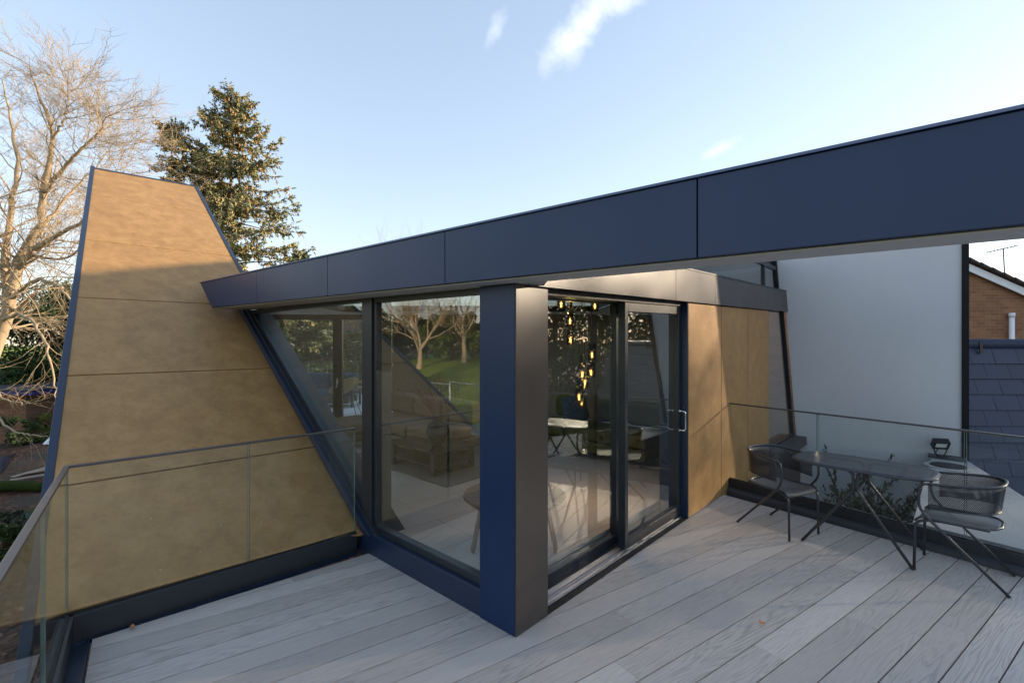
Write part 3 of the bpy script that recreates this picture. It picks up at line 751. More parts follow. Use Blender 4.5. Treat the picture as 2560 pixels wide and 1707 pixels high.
# band along face B
UE = uB(1979, -.03)
bs = [.10, uB(1690, -.03), uB(1788, -.03), uB(1902, -.03), UE]
def bt(u): return 2.574+.0236*(u-2.41)
core = MB(); core.hexa([H(.1, -.010, zr(.1, 0)-.002), H(UE-.01, -.010, zr(UE, 0)-.002), H(UE-.01, .30, zr(UE, 0)-.002), H(.1, .30, zr(.1, 0)-.002)],
                       [H(.1, -.010, bt(.1)-.02), H(UE-.01, -.010, bt(UE)-.02), H(UE-.01, .30, bt(UE)-.02), H(.1, .30, bt(.1)-.02)])
band = core.build('roof_band', M['black'], P)
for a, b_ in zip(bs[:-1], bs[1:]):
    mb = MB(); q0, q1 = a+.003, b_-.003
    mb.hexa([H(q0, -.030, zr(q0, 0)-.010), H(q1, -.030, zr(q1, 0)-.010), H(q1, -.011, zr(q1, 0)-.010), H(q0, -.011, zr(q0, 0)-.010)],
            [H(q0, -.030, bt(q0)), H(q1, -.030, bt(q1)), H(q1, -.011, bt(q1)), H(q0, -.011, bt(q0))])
    mb.build('fascia_panel', M['navy_warm_lit'], band, bevel=.002)
mb = MB(); mb.hexa([H(.1, -.036, bt(.1)+.002), H(UE, -.036, bt(UE)+.002), H(UE, .32, bt(UE)+.002), H(.1, .32, bt(.1)+.002)],
                   [H(.1, -.036, bt(.1)+.018), H(UE, -.036, bt(UE)+.018), H(UE, .32, bt(UE)+.018), H(.1, .32, bt(.1)+.018)])
mb.build('capping', M['frame'], band)
# roof slab and soffit in front of face A
def Pz(p, z): return (p.x, p.y, z)
roofpoly = [FP(4.95, .24, 0), FP(-.02, .24, 0), H(.35, .10, 0), H(7.4, .31, 0), Vector((4.0, 11.4, 0)), Vector((-5.6, 11.4, 0)), Vector((-4.6, 8.4, 0))]
def hp(pl, n, d):
    o = []
    for i in range(len(pl)):
        a, b = Vector(pl[i][:2]), Vector(pl[(i+1) % len(pl)][:2]); da, db = a.dot(n)-d, b.dot(n)-d
        if da >= 0: o.append(a)
        if da*db < 0: o.append(a+(b-a)*(da/(da-db)))
    return o
RX0, RX1, RY0, RY1 = -3.3, 1.6, 5.9, 9.6  # unseen opening cut in roof and ceiling, added to brighten the room
def holed(mb, pl, z0, z1):
    X_, Y_ = Vector((1, 0)), Vector((0, 1))
    for pc in (hp(pl, -X_, -RX0), hp(pl, X_, RX1), hp(hp(hp(pl, X_, RX0), -X_, -RX1), -Y_, -RY0), hp(hp(hp(pl, X_, RX0), -X_, -RX1), Y_, RY1)):
        if len(pc) > 2: mb.prism([(p.x, p.y) for p in pc], z0, z1)
    return mb
holed(MB(), roofpoly, 2.46, 2.545).build('flat_roof', M['lead'], P)
rl_ = MB(); 
for (a_, b_, c_, d_) in ((RX0-.06, RX1+.06, RY0-.06, RY0), (RX0-.06, RX1+.06, RY1, RY1+.06), (RX0-.06, RX0, RY0, RY1), (RX1, RX1+.06, RY0, RY1)): rl_.prism([(a_, c_), (b_, c_), (b_, d_), (a_, d_)], 2.44, 2.56)
rlo = rl_.build('added_rooflight', M['frame'], P); MB().prism([(RX0+.01, RY0+.01), (RX1-.01, RY0+.01), (RX1-.01, RY1-.01), (RX0+.01, RY1-.01)], 2.545, 2.555).build('pane', M['glass'], rlo)  # glazed frame of the added opening, out of view, lets sky light in
sp = [FP(4.95, .236, 0), FP(-.05, .236, 0), H(.30, .02, 0), H(.30, .5, 0), H(.115, .5, 0), H(.115, 4.9, 0)]
mb = MB()
b = []; 
def zs_(p):
    d = Vector((p[0]-C0.x, p[1]-C0.y)); return zr(d.dot(U), d.dot(V))
mb.prism([(p.x, p.y) for p in sp], lambda p: zs_(p), lambda p: zs_(p)+.02); mb.build('soffit_board', M['soffit'], P)

# ---- upper storey glazing above the band
ub = MB(); zc = 3.02
um = uB(1909, .10)
fr4 = MB(); 
for a, b_ in ((2.2, 2.26), (um-.03, um+.03)): uv_box(fr4, a, b_, .08, .14, lambda u, v: bt(u)+.01, zc)
q = []
for v in (.07, .15):
    for (z, o) in ((2.5, 0), (3.9, 0), (3.9, .05), (2.5, .05)): q.append(H(vR(z)-o, v, z))
fr4.hexa(q[:4], q[4:])
uv_box(fr4, 2.2, 7.0, .08, .14, zc, zc+.06); uv_box(fr4, 2.2, 6.85, .08, .14, lambda u, v: bt(u)+.02, lambda u, v: bt(u)+.05)
f4 = fr4.build('clerestory_frame', M['frame'], P)
mb = MB(); uv_box(mb, 2.25, um-.03, .105, .115, lambda u, v: bt(u)+.04, zc+.01); mb.build('pane', M['glass'], f4)
mb = MB(); uv_box(mb, um+.03, 6.70, .105, .115, lambda u, v: bt(u)+.04, zc+.01); mb.build('pane', M['glass'], f4)
mb = MB(); uv_box(mb, 2.2, 6.5, .14, 1.6, zc+.06, zc+.16); mb.build('upper_roof', M['lead'], P)
mb = MB(); uv_box(mb, 2.2, 6.5, 1.5, 1.6, 2.55, zc+.06); uv_box(mb, 2.2, 2.3, .15, 1.5, 2.55, zc+.06); mb.build('upper_wall', M['inner'], P)

# ---- white rendered wall (leaning plane through the right rake line)
WL0 = H(vR(.175), .0, .175); WL1 = H(vR(2.37), .0, 2.37); WH = Vector((.73, -.68, 0)).normalized()
WN = WH.cross((WL1-WL0).normalized()).normalized()
if WN.dot(Vector((0, -1, 0))) < 0: WN = -WN
def wallp(px, py):
    d = ray(px, py); o = Vector((0, 0, CAMH)); t = (WL0-o).dot(WN)/d.dot(WN); return o+d*t
TOPZ = 4.45
def wall_at(px, z):      # point of the leaning wall in column px at height z
    r = (px-1280)/1209
    # X = rY ; (P-WL0).WN = 0
    Y = (WL0.dot(WN)-z*WN.z)/(r*WN.x+WN.y); return Vector((r*Y, Y, z))
rt = [wall_at(2404, z) for z in (-1.9, TOPZ)]
lt = [WL0+WH*(-3.4)+(WL1-WL0)*((z-.175)/2.195) for z in (2.6, TOPZ)]
wpoly = [rt[0], rt[1], lt[1], lt[0], H(vR(2.6), -.0, 2.6), H(vR(-1.9), 0, -1.9)]
mb = MB(); mb.slab(wpoly, WN, .30); mb.build('white_rendered_wall', M['render'], P)
e = MB(); r0, r1 = wall_at(2404, -1.9), wall_at(2404, TOPZ+.03); 
e.slab([r0+WN*.03, wall_at(2423, -1.9)+WN*.03, wall_at(2423, TOPZ+.03)+WN*.03, r1+WN*.03], WN, .40); e.build('dark_corner_trim', M['black'], P)

# ---- sloping bronze wall with seams
GX = _h.normalized(); GY = GN.cross(GX).normalized()
if GY.z < 0: GY = -GY
outline = [(236.5, 420), (486, 465), (603.5, 687.5), (630, 790), (908, 1335)]
pts = [gold(*p) for p in outline]
# lower end follows the balustrade, then the left rake continues down
lo = [gold(166, 1528), gold(86, 1560)]
poly = pts+[gold(820, 1346)]+lo
def sy(p): return (p-GP).dot(GY)
def sx(p): return (p-GP).dot(GX)
P2 = [(sx(p), sy(p)) for p in poly]
def clip2(pl, k, d, sgn):
    o = []
    for i in range(len(pl)):
        a, b = pl[i], pl[(i+1) % len(pl)]; da, db = sgn*(a[k]-d), sgn*(b[k]-d)
        if da >= 0: o.append(a)
        if da*db < 0:
            t = da/(da-db); o.append((a[0]+(b[0]-a[0])*t, a[1]+(b[1]-a[1])*t))
    return o
def unp(p, off=0): return GP+GX*p[0]+GY*p[1]+GN*off
# seams at the levels measured along the column px=400
seam = [sy(gold(400, y)) for y in (1176.5, 930.3, 753, 620, 513.7)]
core = MB(); core.slab([unp(p, -.022) for p in P2], GN, .20); core = core.build('sloping_wall', M['black'], P)
lv = [-9]+seam+[99]
for i, (a, b_) in enumerate(zip(lv[:-1], lv[1:])):
    gap = .008 if i else 0
    pc = clip2(clip2(P2, 1, a+gap, 1), 1, b_-.008, -1)
    if len(pc) < 3: continue
    mb = MB(); mb.slab([unp(p) for p in pc], GN, .020); mb.build('wall_panel', M['bronze'], core, bevel=.002)
# blue edge trims
def edge_trim(a, b, w, up, mat=M['navy_edge'], name='edge_trim', out=.0):
    d = (b-a).normalized(); s = d.cross(GN).normalized()
    mb = MB(); mb.slab([a-s*0+GN*up, b+GN*up, b+s*w+GN*up, a+s*w+GN*up], GN, .25); mb.build(name, mat, core, bevel=.003)
pl0 = gold(236.5, 420); pl1 = gold(84, 1575); pr = gold(486, 465); pr2 = gold(603.5, 687.5)
dd = (pl1-pl0).normalized()
edge_trim(pl0-dd*.05, pl1+dd*.3, -.055 if (pl1-pl0).normalized().cross(GN).x > 0 else .055, .012)
edge_trim(pl0, pr, .05 if (pr-pl0).normalized().cross(GN).z < 0 else -.05, .01)
edge_trim(pr, pr2+(pr2-pr)*.3, .05 if (pr2-pr).normalized().cross(GN).x > 0 else -.05, .01)

# ---- interior shell
fl = [H(.13, FW-.1, 0), H(.13, 1.80, 0), H(.60, 2.8, 0), Vector((-5.6, 10.7, 0)), Vector((5.2, 10.7, 0)), H(7.4, .35, 0), H(.40, .35, 0)]
mb = MB(); mb.prism([(p.x, p.y) for p in fl], .02, .10)
mb.build('interior_floor', M['floor'], P)
mb = holed(MB(), [H(.12, FW-.1, 0), H(.12, 4.6, 0), Vector((-5.7, 8.6, 0)), Vector((-5.6, 10.7, 0)), Vector((5.2, 10.7, 0)), H(7.4, .35, 0), H(.40, .35, 0)], 2.44, 2.458); mb.build('ceiling', M['ceiling'], P)
YB = 10.6
mb = MB(); mb.beam((-3.98, 7.42, 1.2), (-5.55, 10.6, 1.2), .08, 2.6)
mb.build('interior_wall', M['inner'], P, label='pale inner side wall')
mb = MB(); mb.box((1.5, YB+.05, 1.27), (8.2, .16, 2.36)); mb.build('interior_wall', M['inner_dark'], P, label='dark taupe rear wall')
# rear glazed doors, X from -5.4 to -2.6
rd = MB()
for x in (-5.35, -3.81, -2.75): rd.box((x, YB, 1.22), (.22 if x != -3.81 else .20, .10, 2.24))
rd.box((-4.0, YB, 2.39), (2.9, .10, .12)); rd.box((-4.0, YB, .13), (2.9, .10, .10))
rdo = rd.build('rear_doors', M['frame'], P, bevel=.004)
for x0, x1 in ((-5.24, -3.91), (-3.71, -2.86)):
    mb = MB(); mb.box(((x0+x1)/2, YB+.02, 1.25), (x1-x0, .012, 2.16)); mb.build('pane', M['glass'], rdo)
mb = MB(); mb.tube([(-3.80, YB-.05, 1.06), (-3.80, YB-.10, 1.06), (-3.80, YB-.10, .88), (-3.83, YB-.10, .84)], .011, 8); mb.build('handle', M['chrome'], rdo, smooth=True)

# ------------------------------------------------------------------ gutters
flashing('edge_flashing', tuple(PC), tuple(PP), -1 if False else 1, .06, -.012, M['navy_edge'], 'narrow dark blue flashing between the front glass balustrade and deck boards', 'flashing')
flashing('edge_flashing', tuple(PC+lw*4.3), tuple(PC), 1, .115, -.012, M['navy_edge'], 'wider dark blue gutter flashing inside the left balustrade', 'flashing')
mb = MB(); a = bp-bd*.05; b = bp+bd*6.4; n = Vector((bd.y, -bd.x))
if n.y > 0: n = -n
ft3 = lambda q: Vector((q.x, q.y, -.10))
mb.hexa([ft3(a+n*-.037), ft3(b+n*-.037), ft3(b+n*.10), ft3(a+n*.10)],
        [Vector((*(a-n*.037), .085)), Vector((*(b-n*.037), .085)), Vector((*(b+n*.10), .035)), Vector((*(a+n*.10), .035))])
tag(mb.build('edge_flashing', M['lead'], bevel=.004), 'dark sloping kerb flashing at the foot of the rear balustrade behind the cafe chairs', 'flashing')

# ------------------------------------------------------------------ outdoor furniture
def arc(p0, c, p1, n=6):     # quadratic bend
    p0, c, p1 = Vector(p0), Vector(c), Vector(p1)
    return [p0*(1-t)**2+c*2*t*(1-t)+p1*t*t for t in [i/n for i in range(n+1)]]
def make_chair(label, loc, rz):
    t = thing('cafe_chair', label, 'chair', loc, rz, 'cafe chairs at the terrace table')
    rr = .0105
    # seat: rounded sheet with a waterfall front, +y is the front
    def sw(y): return .205+.012*math.sin((y+.22)/.47*math.pi)
    mb = MB(); N = 18; K = 12; rows = []
    for j in range(N+1):
        s = j/N; y = -.225+.50*s
        hw = .215
        if s < .22: hw = .215*math.sqrt(max(0, 1-((.22-s)/.22)**2*.86))
        z = .452-.010*math.sin(s*math.pi)-(.045*max(0, (s-.86)/.14)**2)
        rows.append((y-(.012*max(0, (s-.86)/.14)), hw, z))
    for (y, hw, z) in rows:
        for i in range(K+1): 
            q = i/K*2-1; mb.v.append(Vector((q*hw, y, z-.010*(1-q*q))))
    for j in range(N):
        for i in range(K):
            a = j*(K+1)+i; f = (a, a+1, a+K+2, a+K+1); mb.uv[len(mb.f)] = [(mb.v[k].x, mb.v[k].y) for k in f]; mb.f.append(f)
    seat = mb.build('seat', M['perf_fine'], t, smooth=True, world=False)
    m = seat.modifiers.new('thick', 'SOLIDIFY'); m.thickness = .003
    rim = [Vector((-hw, y, z-.002)) for (y, hw, z) in rows][::-1]+[Vector((hw, y, z-.002)) for (y, hw, z) in rows]
    MB().tube(rim, .009, 8).build('seat_rim', M['furn'], seat, smooth=True, world=False)
    # front legs
    for s in (-1, 1):
        x = s*.205
        p = arc((x, .05, .437), (x, .255, .437), (x, .262, .36), 8)
        MB().tube([Vector((x, -.17, .44))]+p+[Vector((x, .268, .004))], rr, 10).build('leg', M['furn'], t, smooth=True, world=False)
    # back band: plan curve from left arm round the back to the right arm
    def plan(q, k=1.0):   # q in 0..1
        a = (q-.5)*2          # -1..1
        ang = a*1.62
        n = 2.6
        cx = math.copysign(abs(math.sin(ang))**(2/n), math.sin(ang)); cy = -math.copysign(abs(math.cos(ang))**(2/n), math.cos(ang))
        return Vector((.262*k*cx, .02+.265*k*cy if cy < 0 else .02+1.2*cy, 0))
    Q = 44
    def arm(q):            # forward extension parameter: full curve with straight arms
        if q < .18: 
            b = plan(0.02); return Vector((-.262, .02+(1-q/.18)*.155, 0))
        if q > .82: return Vector((.262, .02+((q-.82)/.18)*.155, 0))
        qq = (q-.18)/.64; ang = (qq-.5)*math.pi; n = 2.7
        sx_ = math.copysign(abs(math.sin(ang))**(2/n), math.sin(ang)); cy = abs(math.cos(ang))**(2/n)
        return Vector((.262*sx_, .02-.265*cy, 0))
    def ztop(y): return .725+.045*((.175-y)/.42)
    def zbot(y): return .530+.035*((.175-y)/.42)
    mb = MB(); L = 0; prev = None; us_ = []
    P_ = [arm(i/Q) for i in range(Q+1)]
    for p in P_:
        if prev is not None: L += (p-prev).length
        us_.append(L); prev = p
    for i, p in enumerate(P_):
        zt, zb = ztop(p.y), zbot(p.y); back = .03*max(0, (-.02-p.y)/.22)
        for j in range(5):
            s = j/4; z = zb+(zt-zb)*s; mb.v.append(Vector((p.x*(.965+.035*s), p.y+back*(1-s)*.8, z)))
    for i in range(Q):
        for j in range(4):
            a = i*5+j; f = (a, a+5, a+6, a+1)
            mb.uv[len(mb.f)] = [(us_[i], mb.v[a].z), (us_[i+1], mb.v[a+5].z), (us_[i+1], mb.v[a+6].z), (us_[i], mb.v[a+1].z)]; mb.f.append(f)
    back = mb.build('backrest', M['perf'], t, smooth=True, world=False)
    m = back.modifiers.new('thick', 'SOLIDIFY'); m.thickness = .003
    low = [mb.v[i*5] for i in range(Q+1)]; MB().tube(low, .0065, 8).build('lower_rim', M['furn'], back, smooth=True, world=False)
    # top rim running down at both arms into the raked rear legs
    top = [mb.v[i*5+4].copy() for i in range(Q+1)]
    def down(s):
        x = s*.262; yf = .175
        a = arc((x, yf, .725), (x, yf+.055, .722), (x, yf+.055, .660), 6)
        b = arc((x, yf+.055, .560), (x*.985, yf+.05, .505), (x*.97, yf-.02, .435), 6)
        return a+b+[Vector((x*.93, -.275, .006))]
    path_mid = top
    for s in (-1, 1):
        MB().tube(down(s), rr, 10).build('leg', M['furn'], t, smooth=True, world=False)
    MB().tube(path_mid, rr, 10).build('top_rail', M['furn'], back, smooth=True, world=False)
    return t
def yaw(d): return math.atan2(-d[0], d[1])      # local +y -> d
# left chair
f = Vector((.2+.02, -.494)).normalized()
make_chair('black perforated metal chair at the left end of the cafe table by the bronze wall', (2.64, 4.795, 0), yaw(f))
f = Vector((-.655, .755)).normalized()
make_chair('black perforated metal chair at the right end of the cafe table, nearest the camera', (3.582, 3.842, 0), yaw(f))

def make_table():
    ax = Vector((.686, -.727)).normalized(); ctr = Vector((3.165, 4.385))
    t = thing('cafe_table', 'narrow dark metal table with perforated rounded top and splayed tube legs', 'table', (ctr.x, ctr.y, 0), math.atan2(ax.y, ax.x))
    # top: rounded rectangle 1.06 x .60
    a, b, n = .535, .305, 3.4; N = 72
    ring = []
    for k in range(N):
        th = 2*math.pi*k/N; c_, s_ = math.cos(th), math.sin(th)
        ring.append((a*math.copysign(abs(c_)**(2/n), c_), b*math.copysign(abs(s_)**(2/n), s_)))
    mb = MB(); rings = [(.0, .744), (.5, .744), (.93, .744), (.975, .742), (.995, .735), (1.0, .724)]
    o = []
    for (s, z) in rings[1:]:
        o.append(len(mb.v))
        for x, y in ring: mb.v.append(Vector((x*s, y*s, z)))
    mb.f.append(tuple(range(N)))
    for i in range(len(o)-1):
        for k in range(N): mb.f.append((o[i]+k, o[i]+(k+1) % N, o[i+1]+(k+1) % N, o[i+1]+k))
    for i, f in enumerate(mb.f): mb.uv[i] = [(mb.v[k].x, mb.v[k].y) for k in f]
    mb.f = [f if i == 0 else f[::-1] for i, f in enumerate(mb.f)]; 
    for i in range(1, len(mb.f)): mb.uv[i] = mb.uv[i][::-1]
    top = mb.build('table_top', M['perf_top'], t, smooth=False, world=False)
    MB().tube([Vector((x*.995, y*.995, .727)) for x, y in ring], .009, 8, closed=True).build('top_rim', M['furn'], top, smooth=True, world=False)
    rr = .0125
    for sy_ in (-1, 1):
        y = sy_*.215
        for s in (-1, 1):
            xi = s*-.015   # each tube stands just across the middle
            pts = [Vector((s*.400, y*1.27, .004)), Vector((s*.045, y, .500))]
            pts += arc((s*.03, y, .52), (s*.0135, y, .545), (s*.0135, y, .58), 5)[1:]
            pts += arc((s*.0135, y, .635), (s*.0135, y, .712), (s*.085, y, .712), 7)
            pts += [Vector((s*.30, y, .712))]
            MB().tube(pts, rr, 10).build('leg', M['furn'], t, smooth=True, world=False)
    MB().beam((0, -.215, .655), (0, .215, .655), .028, .008, up=(1, 0, 0)).build('cross_bar', M['alu'], t, world=False)
    for x in (-.30, .30): MB().beam((x, -.17, .716), (x, .17, .716), .03, .012).build('top_bearer', M['furn'], t, world=False)
make_table()

# ------------------------------------------------------------------ things beyond the rear balustrade
tag(MB().box((9, 8, -1.95), (14, 12, .1)).build('lower_courtyard', M['concrete']), kind='structure')
# rendered pier with vent and floodlight
pz = .12
pp = wall_at(2330, pz); pq = wall_at(2412, pz)
pdir = (pq-pp).normalized()
pn = Vector((WN.x, WN.y, 0)).normalized()
pier = thing('low_roof_block', 'pale low block with a round vent opening in front of the white wall', 'low roof', (pp.x, pp.y, -1.9))
A_ = pp; B_ = pq; L_ = (B_-A_).length
mb = MB(); c_ = [A_, B_, Vector((5.3, 4.6, 0)), Vector((4.75, 3.4, 0)), Vector((3.88, 4.68, 0))]
mb.prism([(p.x, p.y) for p in c_], -1.9, pz-.02); pb = mb.build('block_body', M['block'], pier)
mb = MB(); c2 = [A_-pdir*.04, B_+pdir*.02, B_+pdir*.02+pn*.30, A_-pdir*.04+pn*.22]; mb.prism([(p.x, p.y) for p in c2], pz-.02, pz+.01); mb.build('block_coping', M['lead'], pier)
vc = at(2371, 1163, 1209*(CAMH-pz)/(1163-855))
mb = MB(); mb.lathe([(.27, 0), (.27, .008), (.20, .012), (.19, .0)], (vc.x, vc.y, pz-.018), 28); mb.build('vent_collar', M['block'], pier, smooth=False)
mb = MB(); mb.lathe([(.195, 0), (.195, .004)], (vc.x, vc.y, pz+.001), 28); mb.build('vent_grille', M['black'], pier)
fl_ = at(2351, 1110, (A_.y+B_.y)/2-.14)
fl_.z = pz+.01
lt_ = thing('floodlight', 'small black floodlight tilted upward on its bracket near the white wall', 'floodlight', tuple(fl_), R(-18))
mb = MB(); 
def tiltp(x, y, z):       # tilted housing
    a = R(35); return Vector((x, y*math.cos(a)-z*math.sin(a), .20+y*math.sin(a)+z*math.cos(a)))
def tbox(mb, x0, x1, y0, y1, z0, z1):
    return mb.hexa([tiltp(x0, y0, z0), tiltp(x1, y0, z0), tiltp(x1, y1, z0), tiltp(x0, y1, z0)], [tiltp(x0, y0, z1), tiltp(x1, y0, z1), tiltp(x1, y1, z1), tiltp(x0, y1, z1)])
W_, H_ = .095, .068
tbox(mb, -W_, W_, -.02, .045, -H_, H_); tbox(mb, -W_, W_, -.045, -.02, H_-.022, H_); tbox(mb, -W_, W_, -.045, -.02, -H_, -H_+.022); tbox(mb, -W_, -W_+.022, -.045, -.02, -H_+.022, H_-.022); tbox(mb, W_-.022, W_, -.045, -.02, -H_+.022, H_-.022)
mb.build('lamp_housing', M['black'], lt_, world=False)
mb = MB(); tbox(mb, -W_+.024, W_-.024, -.030, -.022, -H_+.024, H_-.024); mb.build('lens', M['white_pl'], lt_, world=False)
mb = MB(); mb.tube([Vector((-.09, 0, .19)), Vector((-.07, 0, .08)), Vector((-.03, 0, .01)), Vector((.03, 0, .01)), Vector((.07, 0, .08)), Vector((.09, 0, .19))], .009, 6); mb.build('bracket', M['black'], lt_, world=False)
mb = MB(); mb.tube([Vector((.02, .03, .2)), Vector((-.06, .0, .06)), Vector((.0, -.06, .012)), Vector((.10, -.03, .012)), Vector((.05, .06, .012)), Vector((-.04, .02, .02))], .008, 6); mb.build('cable', M['black'], lt_, world=False, smooth=True)

# ------------------------------------------------------------------ slate hung outbuilding roof on the right
def slate_roof():
    # tile surface: horizontal courses; top edge at y=868 px, runs past the frame
    t = thing('slate_roof', 'steep dark blue slate roof with ridge cap right of the white wall', 'roof', (8.3, 8.2, -1.9))
    Yt = 8.3; hd = Vector((1, -.045, 0)).normalized(); zt = CAMH-(868-855)/1209*Yt
    top = Vector((7.4, Yt, zt)); dn = Vector((0, -.30, -1)).normalized()
    dn = (dn-hd*dn.dot(hd)).normalized(); nn = hd.cross(dn).normalized()
    if nn.y > 0: nn = -nn
    rowh = .262; tw = .385; mb = MB(); rnd = random.Random(2)
    for r in range(14):
        x = -.4+(.5*tw if r % 2 else 0)+rnd.uniform(-.02, .02)
        while x < 4.6:
            a = top+hd*(x+.003)+dn*(r*rowh); b = top+hd*(x+tw-.003)+dn*(r*rowh); e = rnd.uniform(-.003, .003)
            o1, o2 = .006, .026+e
            mb.hexa([a+nn*(o1-.012), b+nn*(o1-.012), b+dn*(rowh+.03)+nn*(o2-.014), a+dn*(rowh+.03)+nn*(o2-.014)],
                    [a+nn*o1, b+nn*o1, b+dn*(rowh+.03)+nn*o2, a+dn*(rowh+.03)+nn*o2])
            x += tw
    mb.build('slates', M['slate'], t)
    mb = MB(); mb.tube([top-hd*.4+Vector((0, .04, .05)), top+hd*4.6+Vector((0, .04, .05))], .095, 12); mb.build('ridge_cap', M['slate'], t, smooth=True)
    mb = MB()
    for s in (.56, 1.62, 2.7): mb.beam(top+hd*s+Vector((0, -.06, .10)), top+hd*s+Vector((0, -.075, -.10)), .05, .02, up=(0, 1, 0))
    mb.build('ridge_clips', M['black'], t)
    b0_ = top-hd*.4-nn*.03; b1_ = top+hd*4.6-nn*.03
    mb = MB(); mb.hexa([b0_+dn*3.6, b1_+dn*3.6, b1_+dn*3.6+Vector((0, 2.2, 0)), b0_+dn*3.6+Vector((0, 2.2, 0))], [b0_, b1_, b1_+Vector((0, .3, 0)), b0_+Vector((0, .3, 0))]); mb.build('roof_body', M['black'], t)
slate_roof()

# ------------------------------------------------------------------ neighbour's brick house (right)
def neighbour():
    Yg = 11.6
    t = thing('brick_house', 'neighbouring brick house gable with white verge board beyond the slate roof', 'house', (14, Yg, gz(14, Yg)))
    def gp(px, py): return at(px, py, Yg)
    apex = gp(2260, 600); e = gp(2760, 820); w0 = gp(1900, 760)
    z0 = -2.7
    poly = [(w0.x, z0), (e.x, z0), (e.x, e.z), (apex.x, apex.z), (w0.x, w0.z)]
    mb = MB(); mb.add([(x, Yg, z) for x, z in poly]+[(x, Yg+7, z) for x, z in poly], [(0, 1, 2, 3, 4), (9, 8, 7, 6, 5)]+[(i, 5+i, 5+(i+1) % 5, (i+1) % 5) for i in range(5)])
    mb.build('brick_wall', M['brick'], t, planar=((1, 0, 0), (0, 0, 1)))
    for (a, b) in ((apex, e), (w0, apex)):
        d = (b-a); d.normalize(); a = a-d*.0; b = b+d*.3
        mb = MB(); off = Vector((0, -.10, .02)); mb.beam(a+off+Vector((0, 0, -.05)), b+off+Vector((0, 0, -.05)), .03, .16, up=(0, 0, 1)); mb.build('verge_board', M['white_pl'], t)
        r = MB(); L = (b-a).length; n = int(L/.28)
        upv = d.cross(Vector((0, 1, 0))); upv = upv if upv.z > 0 else -upv
        for k in range(n):
            p = a+d*(L*k/n)+upv*.09; q = a+d*(L*(k+1)/n+.04)+upv*.09
            lift = .025
            r.hexa([p+Vector((0, -.22, 0)), q+Vector((0, -.22, 0))+upv*lift*0, q+Vector((0, 7.2, 0)), p+Vector((0, 7.2, 0))],
                   [p+Vector((0, -.22, .035))+upv*(lift if d.z < 0 else 0), q+Vector((0, -.22, .035))+upv*(0 if d.z < 0 else lift), q+Vector((0, 7.2, .035))+upv*(0 if d.z < 0 else lift), p+Vector((0, 7.2, .035))+upv*(lift if d.z < 0 else 0)])
        r.build('tiled_roof', M['tile'], t)
    p = gp(2520, 785); mb = MB(); mb.tube([Vector((p.x, Yg-.09, p.z-2.2)), Vector((p.x, Yg-.09, p.z))], .052, 14); mb.tube([Vector((p.x, Yg-.09, p.z-.08)), Vector((p.x, Yg-.09, p.z+.02))], .062, 14); mb.build('soil_pipe', M['white_pl'], t, smooth=True)
neighbour()
def aerial():
    Y = 15.0; b = at(2515, 700, Y); tp = at(2508, 622, Y)
    t = thing('tv_aerial', 'thin rooftop television aerial standing against the bright sky', 'aerial', tuple(b))
    MB().tube([b-Vector((0, 0, .5)), tp], .018, 6).build('mast', M['bark_dark'], t)
    c = tp; mb = MB(); d = Vector((.92, -.2, .22)).normalized(); mb.tube([c-d*.42, c+d*.42], .014, 6)
    for k in range(9):
        q = c-d*(.42-.09*k); mb.tube([q+Vector((.02, .05, -.16 if k < 5 else -.1)), q-Vector((.02, .05, -.16 if k < 5 else -.1))], .006, 5)
    mb.build('yagi_array', M['frame'], t)
aerial()

# ------------------------------------------------------------------ interior furniture
def rot_box(mb, c, su, sv, z0, z1):       # box aligned with the house axes round plan point c
    uu = Vector((U.x, U.y)); vv = Vector((V.x, V.y)); c = Vector(c[:2])
    q = [c-uu*su/2-vv*sv/2, c+uu*su/2-vv*sv/2, c+uu*su/2+vv*sv/2, c-uu*su/2+vv*sv/2]
    return mb.prism([(p.x, p.y) for p in q], z0, z1)
def softbox(name, c, su, sv, z0, z1, mat, parent, bev=.06):
    return rot_box(MB(), c, su, sv, z0, z1).build(name, mat, parent, bevel=bev)
def sofa(name, label, c, su, sv, mat, chaise=False):
    t = thing(name, label, 'sofa', (c[0], c[1], .10)); c = Vector(c)
    softbox('base', c, su, sv, .20, .36, mat, t, .03)
    n = 3
    for k in range(n): softbox('seat_cushion', c+Vector((V.x, V.y))*(sv*(k-1)/n)-Vector((U.x, U.y))*.10, su-.22, sv/n-.02, .365, .55, mat, t, .05)
    for k in range(n): softbox('back_cushion', c+Vector((V.x, V.y))*(sv*(k-1)/n)+Vector((U.x, U.y))*(su/2-.13), .24, sv/n-.02, .555, .92, mat, t, .07)
    for s in (-1, 1):
        for q in (-1, 1):
            p = c+Vector((V.x, V.y))*(sv/2-.12)*s+Vector((U.x, U.y))*(su/2-.1)*q
            MB().tube([(p.x, p.y, .10), (p.x, p.y, .20)], .015, 8).build('leg', M['black'], t)
    return t
sofa('sofa', 'tan fabric sofa behind the black coffee table inside the house', (-1.62, 8.05), .95, 2.3, M['tan'])
t = thing('ottoman', 'tan fabric ottoman beside the sofa near the rear doors', 'ottoman', (-2.75, 8.15, .10))
softbox('cushion', (-2.62, 8.35), .95, .85, .34, .53, M['tan'], t); softbox('base', (-2.62, 8.35), .90, .80, .20, .335, M['tan'], t, .02)
for s in (-1, 1):
    p = Vector((-2.62, 8.35))+Vector((V.x, V.y))*.3*s; MB().tube([(p.x, p.y, .10), (p.x, p.y, .20)], .015, 8).build('leg', M['black'], t)
sofa('sofa', 'olive green sofa deep inside the room behind the pendant lamps', (1.35, 7.6), .95, 2.1, M['olive'])
